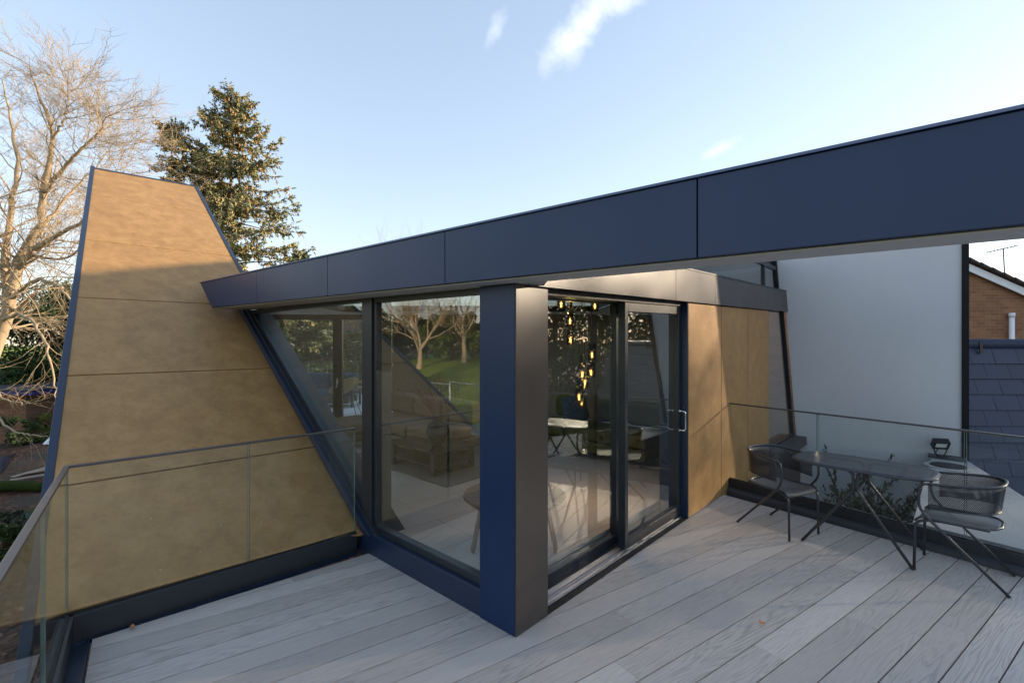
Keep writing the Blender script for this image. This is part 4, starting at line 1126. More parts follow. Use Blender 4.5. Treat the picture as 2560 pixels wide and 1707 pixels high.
def pillow(label, c, mat, rz, s=.45):
    mb = MB(); N = 10
    for j in range(N+1):
        for i in range(N+1):
            x, z = i/N*2-1, j/N*2-1; th = .07*(1-x**4)*(1-z**4)
            mb.v.append(Vector((x*s/2*(1-.06*z*z), -th, z*s/2*(1-.06*x*x))))
    for j in range(N+1):
        for i in range(N+1):
            x, z = i/N*2-1, j/N*2-1; th = .07*(1-x**4)*(1-z**4)
            mb.v.append(Vector((x*s/2*(1-.06*z*z), th, z*s/2*(1-.06*x*x))))
    K = (N+1)**2
    for j in range(N):
        for i in range(N):
            a = j*(N+1)+i; mb.f.append((a, a+1, a+N+2, a+N+1)); mb.f.append((K+a, K+a+N+1, K+a+N+2, K+a+1))
    mt = Matrix.Translation(c) @ Matrix.Rotation(rz, 4, 'Z') @ Matrix.Rotation(R(-14), 4, 'X')
    mb.v = [mt @ p for p in mb.v]
    o = mb.build('cushion', mat, smooth=True); tag(o, label, 'cushion', 'loose cushions on the olive sofa')
pillow('blue grey cushion on the olive sofa', (.95, 7.35, .79), M['bluecloth'], R(30)); pillow('tan cushion on the olive sofa beside the blue one', (1.30, 7.55, .79), M['tan'], R(55))

# coffee table with U shaped legs, vase of twigs, rug, round stool table
cc = Vector((-1.13, 6.82))
ct = thing('coffee_table', 'low black coffee table with glossy top and looped legs on the rug', 'coffee table', (cc.x, cc.y, .10))
rot_box(MB(), cc, .80, 1.15, .41, .435).build('table_top', M['gloss'] if 'gloss' in M else M['frame'], ct, bevel=.003)
rot_box(MB(), cc, .70, 1.05, .22, .235).build('lower_shelf', M['frame'], ct)
for s in (-1, 1):
    for q in (-1, 1):
        c = cc+Vector((V.x, V.y))*.46*s+Vector((U.x, U.y))*.33*q
        rot_box(MB(), c, .05, .08, .105, .41).build('leg', M['black'], ct)
    c = cc+Vector((V.x, V.y))*.46*s; rot_box(MB(), c, .70, .08, .105, .15).build('leg_rail', M['black'], ct)
vs = thing('vase', 'round dark ceramic vase on the coffee table', 'vase', (-1.02, 6.65, .435))
MB().lathe([(.07, 0), (.07, .03), (.10, .06), (.155, .14), (.16, .20), (.13, .28), (.07, .315), (.075, .35), (.065, .35)], (-1.02, 6.65, .4351), 28).build('vase_body', M['ceramic'], vs, smooth=True)
mb = MB(); rnd = random.Random(7)
for k in range(16):
    a = rnd.uniform(0, 6.28); l = rnd.uniform(.45, .85); tlt = rnd.uniform(.35, .95)
    p = Vector((-1.02, 6.65, .72)); d = Vector((math.cos(a)*tlt, math.sin(a)*tlt*.6, 1)).normalized(); pts = [p]
    for i in range(7): d = (d+Vector((rnd.gauss(0, .07), rnd.gauss(0, .07), -.05))).normalized(); p = p+d*l/7; pts.append(p.copy()); 
    mb.tube(pts, [.004]*4+[.0025]*4, 4)
    for q in pts[3:]:
        for _ in range(3):
            c = q+Vector((rnd.gauss(0, .012), rnd.gauss(0, .012), rnd.gauss(0, .02))); mb.tube([c, c+Vector((0, 0, .016))], .007, 5)
tag(mb.build('twig_bunch', M['bark_dark']), 'spray of budding twigs standing in the dark vase', 'twigs')
K_ = Vector((-.784, 5.78)); vv = Vector((V.x, V.y)); uu = Vector((U.x, U.y))
mb = MB(); q = [K_, K_+vv*2.4, K_+vv*2.4+uu*2.4, K_+uu*2.4]; mb.prism([(p.x, p.y) for p in q], .1005, .112)
tag(mb.build('rug', M['rug'], planar=((U.x, U.y, 0), (V.x, V.y, 0))), 'grey patterned woven rug under the coffee table', 'rug')
sc_ = Vector((.02, 4.12)); st_ = thing('round_side_table', 'low round wooden table with flat slanted legs just behind the column', 'side table', (sc_.x, sc_.y, .10))
MB().lathe([(.30, -.07), (.40, -.045), (.435, -.015), (.43, 0), (.0, 0)], (sc_.x, sc_.y, .555), 40).build('table_top', M['oak'], st_, smooth=False)
for k in range(3):
    a = [R(195), R(-15), R(85)][k]; d = Vector((math.cos(a), math.sin(a), 0)); p = Vector((sc_.x, sc_.y, 0))
    MB().beam(p+d*.28+Vector((0, 0, .49)), p+d*.36+Vector((0, 0, .101)), .09, .02, up=d).build('leg', M['oak'], st_)

# pendant lamps
def pendants():
    t0 = None; L = [(1403, 763), (1487, 767), (1425, 805), (1426, 851), (1480, 889.5), (1478, 933), (1456, 938), (1462, 958), (1448, 995), (1454, 1007)]
    Ys = [4.95, 5.15, 5.0, 5.25, 5.05, 5.3, 5.15, 5.35, 5.1, 5.3]
    words_ = ['highest pendant lamp on the left of the hanging cluster', 'high pendant lamp on the right of the cluster', 'dim pendant lamp just above another on the left cord', 'pendant lamp third from the top on the left',
              'upper of two stacked pendant lamps on the right', 'lower of two stacked pendant lamps on the right', 'pendant lamp in the middle, just left of the lower right one',
              'pendant lamp in the middle, just below the central pair', 'pendant lamp second from the bottom of the cluster', 'lowest pendant lamp of the whole cluster']
    for k, ((px, py), Y) in enumerate(zip(L, Ys)):
        p = at(px, py, Y); zc_ = 2.44
        t = thing('pendant_lamp', words_[k], 'pendant lamp', (p.x, p.y, p.z-.05), 0, 'pendant lamps hanging in a cluster')
        MB().tube([(p.x, p.y, p.z+.22), (p.x, p.y, zc_)], .0035, 6).build('cord', M['black'], t)
        MB().tube([(p.x, p.y, p.z+.13), (p.x, p.y, p.z+.225)], .027, 16).build('socket', M['black'], t)
        mb = MB(); n = 20
        for z in (-.045, .14):
            for i in range(n): mb.v.append(Vector((p.x+.042*math.cos(i/n*6.2832), p.y+.042*math.sin(i/n*6.2832), p.z+z)))
        for i in range(n): mb.f.append((i, (i+1) % n, n+(i+1) % n, n+i))
        g = mb.build('glass_shade', M['smoke'], t, smooth=True); m = g.modifiers.new('t', 'SOLIDIFY'); m.thickness = .003
        MB().lathe([(.004, -.035), (.016, -.026), (.023, -.006), (.020, .016), (.011, .04), (.009, .06)], (p.x, p.y, p.z), 14).build('bulb', M['bulb'], t, smooth=True)
        MB().lathe([(.002, -.022), (.008, -.012), (.009, .01), (.003, .04)], (p.x, p.y, p.z), 8).build('filament', M['filament'], t, smooth=True)
        ld = bpy.data.lights.new('bulb_light', 'POINT'); ld.energy = 1.3; ld.color = (1, .72, .42); ld.shadow_soft_size = .03
        lo_ = bpy.data.objects.new('bulb_light', ld); COL.objects.link(lo_); lo_.parent = t; lo_.location = (0, 0, .05)
pendants()

# rear terrace with outdoor sofa and wicker chair
tag(MB().prism([(-9, 10.9), (-1.5, 10.9), (-1.5, 17.5), (-9, 17.5)], -.10, .03).build('rear_terrace', M['concrete']), kind='structure')
os_ = thing('outdoor_sofa', 'blue grey outdoor sofa on the rear terrace seen through the rear doors', 'outdoor sofa', (-5.9, 13.6, .03))
MB().box((-5.7, 13.7, .25), (2.4, .85, .20)).build('base', M['furn'], os_, bevel=.01)
for k in range(3): MB().box((-6.5+.8*k, 13.65, .43), (.78, .8, .16)).build('seat_cushion', M['bluecloth'], os_, bevel=.05)
for k in range(3): MB().box((-6.5+.8*k, 14.1, .72), (.78, .20, .46)).build('back_cushion', M['bluecloth'], os_, bevel=.07)
MB().box((-4.42, 13.7, .52), (.10, .85, .06)).build('armrest', M['furn'], os_); MB().box((-4.42, 13.35, .27), (.06, .06, .46)).build('leg', M['furn'], os_); MB().box((-4.42, 14.05, .27), (.06, .06, .46)).build('leg', M['furn'], os_)
wc = thing('wicker_chair', 'tan wicker bucket chair on thin black legs outside the rear doors', 'wicker chair', (-4.1, 12.0, .03))
mb = MB(); N = 14
for j in range(N+1):
    for i in range(17):
        r = j/N; a = i/16*6.2832; x = .38*r*math.cos(a); y = .42*r*math.sin(a); z = .16*r*r
        q = Matrix.Rotation(R(-35), 3, Vector((.5, 1, 0)).normalized()) @ Vector((x, y, z+0)); mb.v.append(Vector((-4.1, 12.0, .62))+q)
for j in range(N):
    for i in range(16): a = j*17+i; mb.f.append((a, a+1, a+18, a+17))
s_ = mb.build('woven_shell', M['wicker'], wc, smooth=True); s_.modifiers.new('t', 'SOLIDIFY').thickness = .012
for dx, dy in ((-.26, -.2), (.3, -.2), (-.22, .25), (.28, .25)): MB().tube([(-4.1+dx*.5, 12+dy*.5, .52), (-4.1+dx, 12+dy, .035)], .010, 6).build('leg', M['black'], wc)
rr_ = thing('glass_balustrade', 'distant glass balustrade along the rear terrace seen through the house', 'balustrade', (-9, 17.3, .03))
run_rail(rr_, (-9, 17.3), (-1.6, 16.6), .10, 1.15, [1.8, 3.6, 5.4], clamp_z0=.03)

# ------------------------------------------------------------------ vegetation
class Tree:
    """branches collected as tapered tubes; tips remembered for foliage"""
    def __init__(s, seed): s.mb = MB(); s.r = random.Random(seed); s.tips = []; s.n = 0
    def limb(s, pts, r0, r1, n=7): 
        m = len(pts); s.mb.tube(pts, [r0+(r1-r0)*i/(m-1) for i in range(m)], n)
    def grow(s, p, d, length, r, depth, maxd, spread=.7, up=.06, droop=0, kids_=(3, 5), shrink=.62, wob=.14):
        rnd = s.r; k = max(4, int(length/(.28 if r > .02 else .20))); k = min(k, 12); step = length/k
        pts = [p.copy()]; rs = [r]; dirs = [d.copy()]; r1 = r*(.45 if depth < maxd else .3)
        for i in range(k):
            d = (d+Vector((rnd.gauss(0, wob), rnd.gauss(0, wob), rnd.gauss(0, wob)*.8+up-droop*(i/k)))).normalized()
            p = p+d*step; pts.append(p.copy()); dirs.append(d.copy()); rs.append(r+(r1-r)*(i+1)/k)
        s.mb.tube(pts, rs, 6 if r > .05 else (4 if r > .014 else 3), cap=False); s.n += 1
        s.tips.append((pts[-1], dirs[-1], depth))
        if depth >= maxd: return
        nk = rnd.randint(*kids_)
        for j in range(nk):
            t = rnd.uniform(.25, 1) if j else 1.0; i = min(k, max(1, int(t*k))); q = pts[i]; dd = dirs[i]
            side = dd.orthogonal().normalized(); side.rotate(Matrix.Rotation(rnd.uniform(0, 6.28), 3, dd))
            sp = rnd.uniform(.5, 1.15)*spread*(.55 if j == 0 else 1)
            nd = (dd+side*sp).normalized()
            s.grow(q, nd, length*shrink*rnd.uniform(.75, 1.2), max(rs[i]*.62, .0035), depth+1, maxd, spread, up, droop, kids_, shrink, wob)

def path_pts(P_, n=14, wob=.05, rnd=None):
    P_ = [Vector(p) for p in P_]; out = []
    m = len(P_)
    for i in range(m-1):
        a = P_[max(i-1, 0)]; b = P_[i]; c = P_[i+1]; d = P_[min(i+2, m-1)]
        k = max(2, n//(m-1))
        for j in range(k):
            t = j/k; q = .5*((2*b)+(c-a)*t+(2*a-5*b+4*c-d)*t*t+(3*b-a-3*c+d)*t**3)
            if rnd: q = q+Vector((rnd.gauss(0, wob), rnd.gauss(0, wob), rnd.gauss(0, wob)))*(.5 if i+j else 0)
            out.append(q)
    out.append(P_[-1]); return out

def bare_tree_main():
    T = Tree(11); r = T.r
    W = lambda px, py, Y=13.0: at(px, py, Y)
    base = Vector((-14.9, 13.2, gz(-14.9, 13.2)))
    limbs = [([base-Vector((0, 0, .3)), W(-20, 900, 13.2), W(30, 740), W(48, 655), W(100, 560), W(108, 470), W(130, 340, 12.8), W(100, 250, 12.6), W(75, 165, 12.5)], .165, .012, .0),
             ([W(18, 780, 13.1), W(10, 640, 13.3), W(28, 520, 13.4), W(40, 400, 13.6), W(25, 300, 13.8), W(5, 200, 14)], .10, .012, .02),
             ([W(-20, 900, 13.2), W(-55, 700, 12.6), W(-60, 480, 12.3), W(-40, 350, 12.2), W(-60, 240, 12)], .12, .012, .02),
             ([W(48, 660), W(95, 615, 12.5), W(190, 560, 12.0), W(255, 500, 11.7), W(300, 440, 11.6)], .075, .008, .06),
             ([W(108, 480), W(150, 430, 12.6), W(200, 380, 12.3), W(250, 330, 12.2), W(275, 270, 12)], .06, .008, .0),
             ([W(28, 745), W(90, 700, 12.3), W(150, 720, 11.7), W(190, 775, 11.4), W(205, 840, 11.3)], .06, .006, .16),
             ([W(10, 800), W(60, 790, 12.0), W(110, 850, 11.6), W(140, 960, 11.4), W(150, 1035, 11.3)], .05, .006, .18),
             ([W(5, 700, 13.2), W(70, 640, 12.9), W(150, 650, 12.6), W(240, 600, 12.6), W(330, 560, 12.8)], .055, .006, .05),
             ([W(-30, 900, 13), W(0, 985, 12.2), W(60, 1010, 11.8), W(130, 985, 11.6)], .035, .004, .0),
             ([W(-40, 960, 13), W(10, 1060, 12.0), W(70, 1085, 11.8), W(140, 1088, 11.6)], .035, .004, .0),
             ([W(130, 350, 12.8), W(160, 300, 12.6), W(170, 250, 12.5), W(178, 205, 12.5)], .035, .005, .0),
             ([W(95, 590), W(160, 500, 13.4), W(230, 430, 13.8), W(290, 350, 14)], .05, .005, .03)]
    for pts, r0, r1, dr in limbs:
        pp = path_pts(pts, 24, .05, r); T.limb(pp, r0, r1, 8)
        m = len(pp)
        for i in range(2, m):
            if pts[0][2] < -1 and pp[i].z < 1.2: continue
            rad = r0+(r1-r0)*i/(m-1)
            for _ in range(2):
                if r.random() < .42: continue
                dd = (pp[i]-pp[i-1]).normalized(); side = dd.orthogonal().normalized(); side.rotate(Matrix.Rotation(r.uniform(0, 6.28), 3, dd))
                nd = (dd*.6+side*r.uniform(.6, 1.1)+Vector((.10, -.05, 0))).normalized()
                low = pp[i].z < 3.4
                if pp[i].z < 1.6 and r.random() < .6: continue
                T.grow(pp[i], nd, r.uniform(.55, 1.3)*(.8 if low else 1), max(rad*.34, .010), 1, 4 if not low else 3 if pp[i].z > 1.6 else 2, spread=.75, up=-.01 if dr > .1 else .05, droop=.12 if dr > .1 else .02, kids_=(2, 4) if low else (3, 5), shrink=.64, wob=.16)
    t = thing('bare_tree', 'large leafless pale barked tree with drooping twigs, nearest tree at the left', 'tree', tuple(base))
    T.mb.build('branches', M['bark'], t, smooth=True)
    return T.n
print('branches', bare_tree_main())

def bare_tree(label, base, h, seed, mat, r0=.22, spread=.75, maxd=6, lean=(0, 0), kids_=(3, 4), twig=None, scale=.36, tf=.30):
    T = Tree(seed); b = Vector(base); d = Vector((lean[0], lean[1], 1)).normalized()
    tr = MB(); k = 7; pts = [b+d*(h*tf*i/k)-Vector((0, 0, .3 if i == 0 else 0))+Vector((T.r.gauss(0, .03), T.r.gauss(0, .03), 0)) for i in range(k+1)]
    tr.tube(pts, [r0*(1.25 if i == 0 else 1.0-.35*i/k) for i in range(k+1)], 10, cap=False)
    for j in range(6):
        a = j/6*6.28+T.r.uniform(-.3, .3); nd = Vector((math.cos(a)*.75, math.sin(a)*.75, T.r.uniform(.8, 1.5))).normalized() if j else Vector((.1, 0, 1))
        T.grow(pts[-1]-Vector((0, 0, T.r.uniform(0, h*.05))), nd, h*scale*T.r.uniform(.8, 1.1), r0*.5, 1, maxd, spread=spread, up=.06, kids_=kids_, shrink=.66, wob=.12)
    t = thing('bare_tree', label, 'tree', tuple(b))
    tr.build('trunk', mat, t, smooth=True); T.mb.build('crown', mat, t, smooth=True)
bare_tree('leafless tree whose thin top shows above the dark roof edge', (-6.3, 36, -2.7), 12.4, 5, M['twigbark'] if 'twigbark' in M else M['bark_dark'], .2, maxd=5)
bare_tree('leafless brown tree standing behind the pale tree at the far left', (-27, 24, -2.7), 13.5, 8, M['bark_dark'], .25, maxd=6)

def leaves(mb, c, n, rad, size, rnd, flat=0.0):
    for _ in range(n):
        v = Vector((rnd.gauss(0, 1), rnd.gauss(0, 1), rnd.gauss(0, 1))); v = v.normalized()*(rnd.random()**.5)
        p = c+Vector((v.x*rad[0], v.y*rad[1], v.z*rad[2]))
        a = Vector((rnd.gauss(0, 1), rnd.gauss(0, 1), rnd.gauss(0, 1))).normalized(); b = a.orthogonal().normalized(); b.rotate(Matrix.Rotation(rnd.uniform(0, 6.28), 3, a))
        s = size*rnd.uniform(.6, 1.3); w_ = s*.45
        o = len(mb.v); mb.v += [p-b*s*.5, p+a.cross(b)*w_*.5, p+b*s*.5, p-a.cross(b)*w_*.5]; mb.f.append((o, o+1, o+2, o+3))

def conifer(label, base, h, wmax, seed, mat, cones=True, zlow=.12, tilt=0, dens=1.0, sub=None, nsize=.12):
    rnd = random.Random(seed); b = Vector(base); wood = MB(); fol = MB()
    pts = [b+Vector((rnd.gauss(0, .04), rnd.gauss(0, .04), h*i/12)) for i in range(13)]
    wood.tube(pts, [h*.014*(1-i/12.3) for i in range(13)], 8)
    def needle_spray(p, d, L):
        """a side twig with bottle brush needles"""
        n = max(3, int(L/.085))
        for i in range(n):
            q = p+d*L*(i+.5)/n
            for _ in range(3):
                a = Vector((rnd.gauss(0, 1), rnd.gauss(0, 1), rnd.gauss(0, 1))).normalized(); nd = (d*.7+a).normalized(); s = nsize*rnd.uniform(.7, 1.25); w_ = nd.cross(a).normalized()*s*.30
                o = len(fol.v); fol.v += [q-w_, q+nd*s, q+w_]; fol.f.append((o, o+1, o+2))
    def branch(p, ang, L, el):
        d = Vector((math.cos(ang)*math.cos(el), math.sin(ang)*math.cos(el), math.sin(el))); k = 8; P_ = [p.copy()]; q = p.copy()
        for i in range(k):
            t = i/k; d = (d+Vector((rnd.gauss(0, .05), rnd.gauss(0, .05), (-.05 if t < .5 else .11)+rnd.gauss(0, .03)))).normalized(); q = q+d*L/k; P_.append(q.copy())
        wood.tube(P_, [max(.006, .018*L**.6*(1-i/(k+.5))) for i in range(k+1)], 4, cap=False)
        gap = rnd.random() < .12
        for i in range(1, k+1):
            dd = (P_[i]-P_[i-1]).normalized(); sd = dd.cross(Vector((0, 0, 1))).normalized(); t = i/k
            if gap and t < .6: continue
            for s in (-1, 1):
                for _ in range(2):
                    if rnd.random() > .80*dens: continue
                    l = (.18+.42*L/ wmax*(1-abs(t-.45)))*rnd.uniform(.6, 1.2)*wmax/3.2
                    nd = (sd*s*rnd.uniform(.5, 1)+dd*.7+Vector((0, 0, rnd.uniform(-.45, .25)))).normalized(); st = P_[i]+(P_[i-1]-P_[i])*rnd.random()
                    needle_spray(st, nd, l)
                    if L > .8 and rnd.random() < .8:    # hanging sub twig
                        needle_spray(st+nd*l*.6, (nd*.5+Vector((0, 0, -.9))).normalized(), l*.7)
                        needle_spray(st+nd*l*.4, (nd*.6+dd*.8).normalized(), l*.6)
        needle_spray(P_[-1], dd, .3)
    z = h*zlow
    while z < h*.985:
        t = z/h; wd = wmax*min(1, (1-t)**.72*1.22+.03)*(1 if t < .8 else 1)
        for k in range(rnd.randint(4, 6)):
            a = rnd.uniform(0, 6.28); L = wd*rnd.uniform(.62, 1.12)
            branch(b+Vector((0, 0, z+rnd.uniform(-.12, .12))), a, max(.35, L), rnd.uniform(-.12, .18)+.55*t**3)
        z += h*.020+.08
    if sub:
        for (dx, dy, z0, z1) in sub:
            q = b+Vector((0, 0, z0)); P_ = path_pts([q, q+Vector((dx*.6, dy*.6, (z1-z0)*.18)), q+Vector((dx, dy, (z1-z0)*.5)), q+Vector((dx*1.02, dy, z1-z0))], 9)
            wood.tube(P_, [.07*(1-i/(len(P_)+1))+.01 for i in range(len(P_))], 6)
            for i in range(2, len(P_)):
                for k in range(9): branch(P_[i]+Vector((0, 0, rnd.uniform(-.25, .25))), rnd.uniform(0, 6.28), max(.35, 1.5*(1-(i-2)/len(P_)*.85)*rnd.uniform(.5, 1.1)), rnd.uniform(.1, .7))
    t = thing('spruce_tree' if cones else 'conifer_tree', label, 'tree', tuple(b))
    wood.build('trunk', M['bark_dark'], t, smooth=True); f = fol.build('needles', mat, t)
    if cones:
        cn = MB()
        for _ in range(1700):
            i = rnd.randrange(len(fol.f)); p = fol.v[fol.f[i][0]]
            if p.z < b.z+h*.30 or rnd.random() > (p.z-b.z)/h: continue
            cn.tube([p, p-Vector((0, 0, .07)), p-Vector((0, 0, .15))], [.015, .032, .012], 5)
        cn.build('cones', M['cone'], t)['kind'] = 'stuff'
M['cone'] = plain('orange_brown_cones', (.42, .20, .08), .7, 0, .25, 4)
conifer('tall spruce hung with brown cones rising behind the bronze wall', (-13.0, 22.5, -2.7), 16.2, 5.0, 3, M['needle'], zlow=.30, nsize=.12, dens=.70, sub=[(-2.4, -.5, 9.3, 14.0), (-1.5, .4, 10.5, 13.2)])
conifer('blue green conifer seen through the rear doors of the room', (-10.9, 24.5, -2.7), 9.0, 3.3, 9, M['needle_b'], cones=False, zlow=.05, dens=1.0, nsize=.17)

def leafy(label, base, h, rx, ry, n, size, mat, seed, name='evergreen_tree', cat='tree', z0=.1, group=None, clumps=40, wood=True):
    rnd = random.Random(seed); b = Vector(base); fol = MB(); wd = MB()
    cs = []
    for k in range(clumps):
        a = rnd.uniform(0, 6.28); q = rnd.random()**.5; z = rnd.uniform(z0, .93); prof = math.sin(min(1, (z-z0*.3)*1.05)*math.pi)**.5 if z > .5 else 1
        c = b+Vector((rx*q*math.cos(a)*prof, ry*q*math.sin(a)*prof, h*z)); rr_ = h*.10*rnd.uniform(.7, 1.4)
        cs.append((c, rr_)); leaves(fol, c, n//clumps, (rr_*1.3, rr_*1.3, rr_), size, rnd)
    wd.tube([b-Vector((0, 0, .3)), b+Vector((0, 0, h*.4)), b+Vector((.1, 0, h*.75))], [h*.025, h*.018, h*.008], 8)
    for c, rr_ in cs[::2]: wd.tube([b+Vector((0, 0, min(h*.5, (c.z-b.z)*.6))), c], [.05, .012], 4, cap=False)
    t = thing(name, label, cat, tuple(b), 0, group)
    wd.build('trunk', M['bark_dark'], t); fol.build('crown', mat, t)
# dark evergreens behind the shed
leafy('dark evergreen tree right behind the brick shed', (-24.0, 26.0, -2.7), 8.0, 3.4, 2.5, 26000, .20, M['laurel'], 21, group=None, clumps=90)
leafy('dark evergreen tree between the shed and the sloping wall', (-19.0, 27.0, -2.7), 7.6, 3.6, 2.5, 26000, .20, M['laurel'], 22, clumps=90)
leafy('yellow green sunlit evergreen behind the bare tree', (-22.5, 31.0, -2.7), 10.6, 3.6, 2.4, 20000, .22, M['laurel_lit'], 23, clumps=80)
leafy('low ivy clad bush beside the shed', (-18.7, 21.6, -2.5), 1.5, 1.2, 1.0, 7000, .09, M['laurel'], 24, name='ivy_bush', cat='bush', clumps=30)
# trees beyond the rear terrace
leafy('dark leafy tree right of the conifer beyond the rear terrace', (-6.4, 25.5, -2.7), 6.4, 2.6, 2.0, 18000, .18, M['laurel'], 31, clumps=70)
leafy('green shrubbery below the rear terrace railing', (-7.6, 20.5, -2.7), 3.0, 4.5, 1.2, 14000, .12, M['olive_leaf'], 32, name='shrub', cat='shrub', clumps=60)

# red house far behind, glimpsed through the rear doors
fh = thing('brick_house', 'distant red brick house with tiled roof glimpsed through the rear doors', 'house', (-11.5, 40, -2.7))
mb = MB(); mb.box((-12, 43, -.1), (9, 6, 5.2)); mb.build('brick_wall', M['brick2'], fh, planar=((1, 0, 0), (0, 0, 1)))
mb = MB(); mb.add([(-16.8, 39.7, 2.5), (-7.2, 39.7, 2.5), (-7.2, 43, 4.9), (-16.8, 43, 4.9), (-16.8, 46.3, 2.5), (-7.2, 46.3, 2.5)], [(0, 1, 2, 3), (3, 2, 5, 4), (0, 3, 4), (1, 5, 2)]); mb.build('tiled_roof', M['tile'], fh)
for x in (-14.6, -12.4, -10.2):
    for z in (-.9, 1.3):
        mb = MB(); mb.box((x, 39.98, z), (1.3, .12, 1.2)); f_ = mb.build('window', M['white_pl'], fh); mb = MB(); mb.box((x-.3, 39.91, z), (.52, .03, 1.04)); mb.box((x+.3, 39.91, z), (.52, .03, 1.04)); mb.build('pane', M['gloss_dark'], f_)

# olive bush in the courtyard below the rear balustrade
def bush():
    rnd = random.Random(5); c0 = at(2155, 1290, 7.3); b = Vector((c0.x, c0.y, -1.9)); T = Tree(6); fol = MB()
    for k in range(26):
        a = rnd.uniform(0, 6.28); d = Vector((math.cos(a)*.55, math.sin(a)*.4, 1)).normalized()
        T.grow(b, d, rnd.uniform(.8, 1.15), .012, 1, 3, spread=.55, up=.02, kids_=(2, 4), shrink=.55, wob=.10)
    for (p, d, dep) in T.tips:
        if p.z < b.z+.55: continue
        for i in range(24):
            q = p-d*rnd.uniform(0, .26); n_ = Vector((rnd.gauss(0, 1), rnd.gauss(0, 1), rnd.gauss(0, 1))).normalized(); ld = (d*.8+n_*.8).normalized(); s = rnd.uniform(.055, .090); wv = ld.cross(n_).normalized()*.013
            o = len(fol.v); fol.v += [q, q+ld*s*.5+wv, q+ld*s, q+ld*s*.5-wv]; fol.f.append((o, o+1, o+2, o+3))
    t = thing('olive_bush', 'small grey green olive bush seen through the glass below the cafe table', 'bush', tuple(b))
    T.mb.build('stems', M['bark_dark'], t); fol.build('foliage', M['olive_leaf'], t)
    MB().lathe([(.20, 0), (.26, .35), (.27, .38), (.24, .38), (.22, .33)], (b.x, b.y, -1.9), 24).build('pot', M['lead'], t)
bush()

# ------------------------------------------------------------------ shed and litter on the ground at the left
shed = thing('brick_shed', 'small brick shed with flat roof and worn blue fascia among the trees', 'shed', (-23.2, 22, -2.7))
zr0 = CAMH-(1000-855)/1209*21.3
MB().box((-24.6, 23.3, -1.7), (6.0, 3.6, 2.4)).build('brick_wall', M['brick2'], shed, planar=((1, 0, 0), (0, 0, 1)))
MB().box((-24.6, 23.3, -.42), (6.0, 3.6, .14)).build('wall_head', M['bark_dark'], shed)
MB().box((-24.35, 23.2, -.36), (7.1, 4.5, .20)).build('fascia_board', M['bluepaint'], shed)
MB().box((-24.35, 23.2, -.24), (7.2, 4.6, .04)).build('felt_roof', M['lead'], shed)
def gput(px, py): 
    Y = 14.0
    for _ in range(30):
        p = at(px, py, Y); z = gz(p.x, p.y); Y = Y+(1209*(CAMH-z)/(py-855)-Y)*.5
    p = at(px, py, Y); p.z = gz(p.x, p.y); return p
a, b = gput(-90, 1235), gput(112, 1228)
mb = MB(); pts = path_pts([a+Vector((0, 0, .15)), (a+b)/2+Vector((0, .05, .20)), b+Vector((0, 0, .15))], 10, .02, random.Random(3)); mb.tube(pts, [.17, .165, .17, .16, .165, .16, .155, .15, .15, .14, .13][:len(pts)]+[.13]*max(0, len(pts)-11), 12)
tag(mb.build('fallen_log', M['moss'], smooth=True), 'moss covered fallen log lying on the leaf litter', 'log')
for k, (p, q, lab) in enumerate((((30, 1196), (135, 1168), 'longest weathered plank lying on the leaves, uppermost of the pile'), ((55, 1190), (128, 1178), 'short plank lying between the two long ones'), ((25, 1207), (138, 1190), 'lowest weathered plank of the pile on the leaves'))):
    A_, B_ = gput(*p), gput(*q); mb = MB(); mb.beam(A_+Vector((0, 0, .05+.02*k)), B_+Vector((0, 0, .07+.02*k)), .13, .035); tag(mb.build('plank', M['timber']), lab, 'plank', 'planks on the leaf litter')
def sheet(name, label, cat, pts, mat, hgt, seed):
    rnd = random.Random(seed); P_ = [gput(*p) for p in pts]; c = sum(P_, Vector())/len(P_); mb = MB(); n = len(P_); rings = 6
    for r in range(rings+1):
        for i in range(n*3):
            k = i//3; f = (i % 3)/3; e = P_[k]*(1-f)+P_[(k+1) % n]*f; s = r/rings; q = c+(e-c)*s
            q.z = gz(q.x, q.y)+.03+hgt*(1-s**2)+hgt*.5*noise.noise(Vector((q.x*1.6, q.y*1.6, seed)))*(1-s); mb.v.append(q)
    m = n*3
    for r in range(rings):
        for i in range(m): mb.f.append((r*m+i, (r+1)*m+i, (r+1)*m+(i+1) % m, r*m+(i+1) % m))
    o = mb.build(name, mat, smooth=True); o.modifiers.new('t', 'SOLIDIFY').thickness = .01; tag(o, label, cat)
sheet('tarpaulin', 'crumpled green tarpaulin half buried in fallen leaves', 'tarpaulin', [(5, 1312), (20, 1286), (50, 1277), (85, 1290), (70, 1302), (30, 1306), (5, 1335)], M['tarp'], .07, 2)
sheet('plastic_sheet', 'black plastic sheet lying on the soil below the shed', 'plastic sheet', [(-40, 1195), (0, 1185), (40, 1135), (30, 1140), (-40, 1150)], M['blacksheet'], .12, 3)
sheet('white_sack', 'white plastic sack lying on the soil beside the wall edge', 'sack', [(106, 1113), (120, 1103), (150, 1101), (170, 1110), (140, 1114)], M['white_pl'], .22, 4)

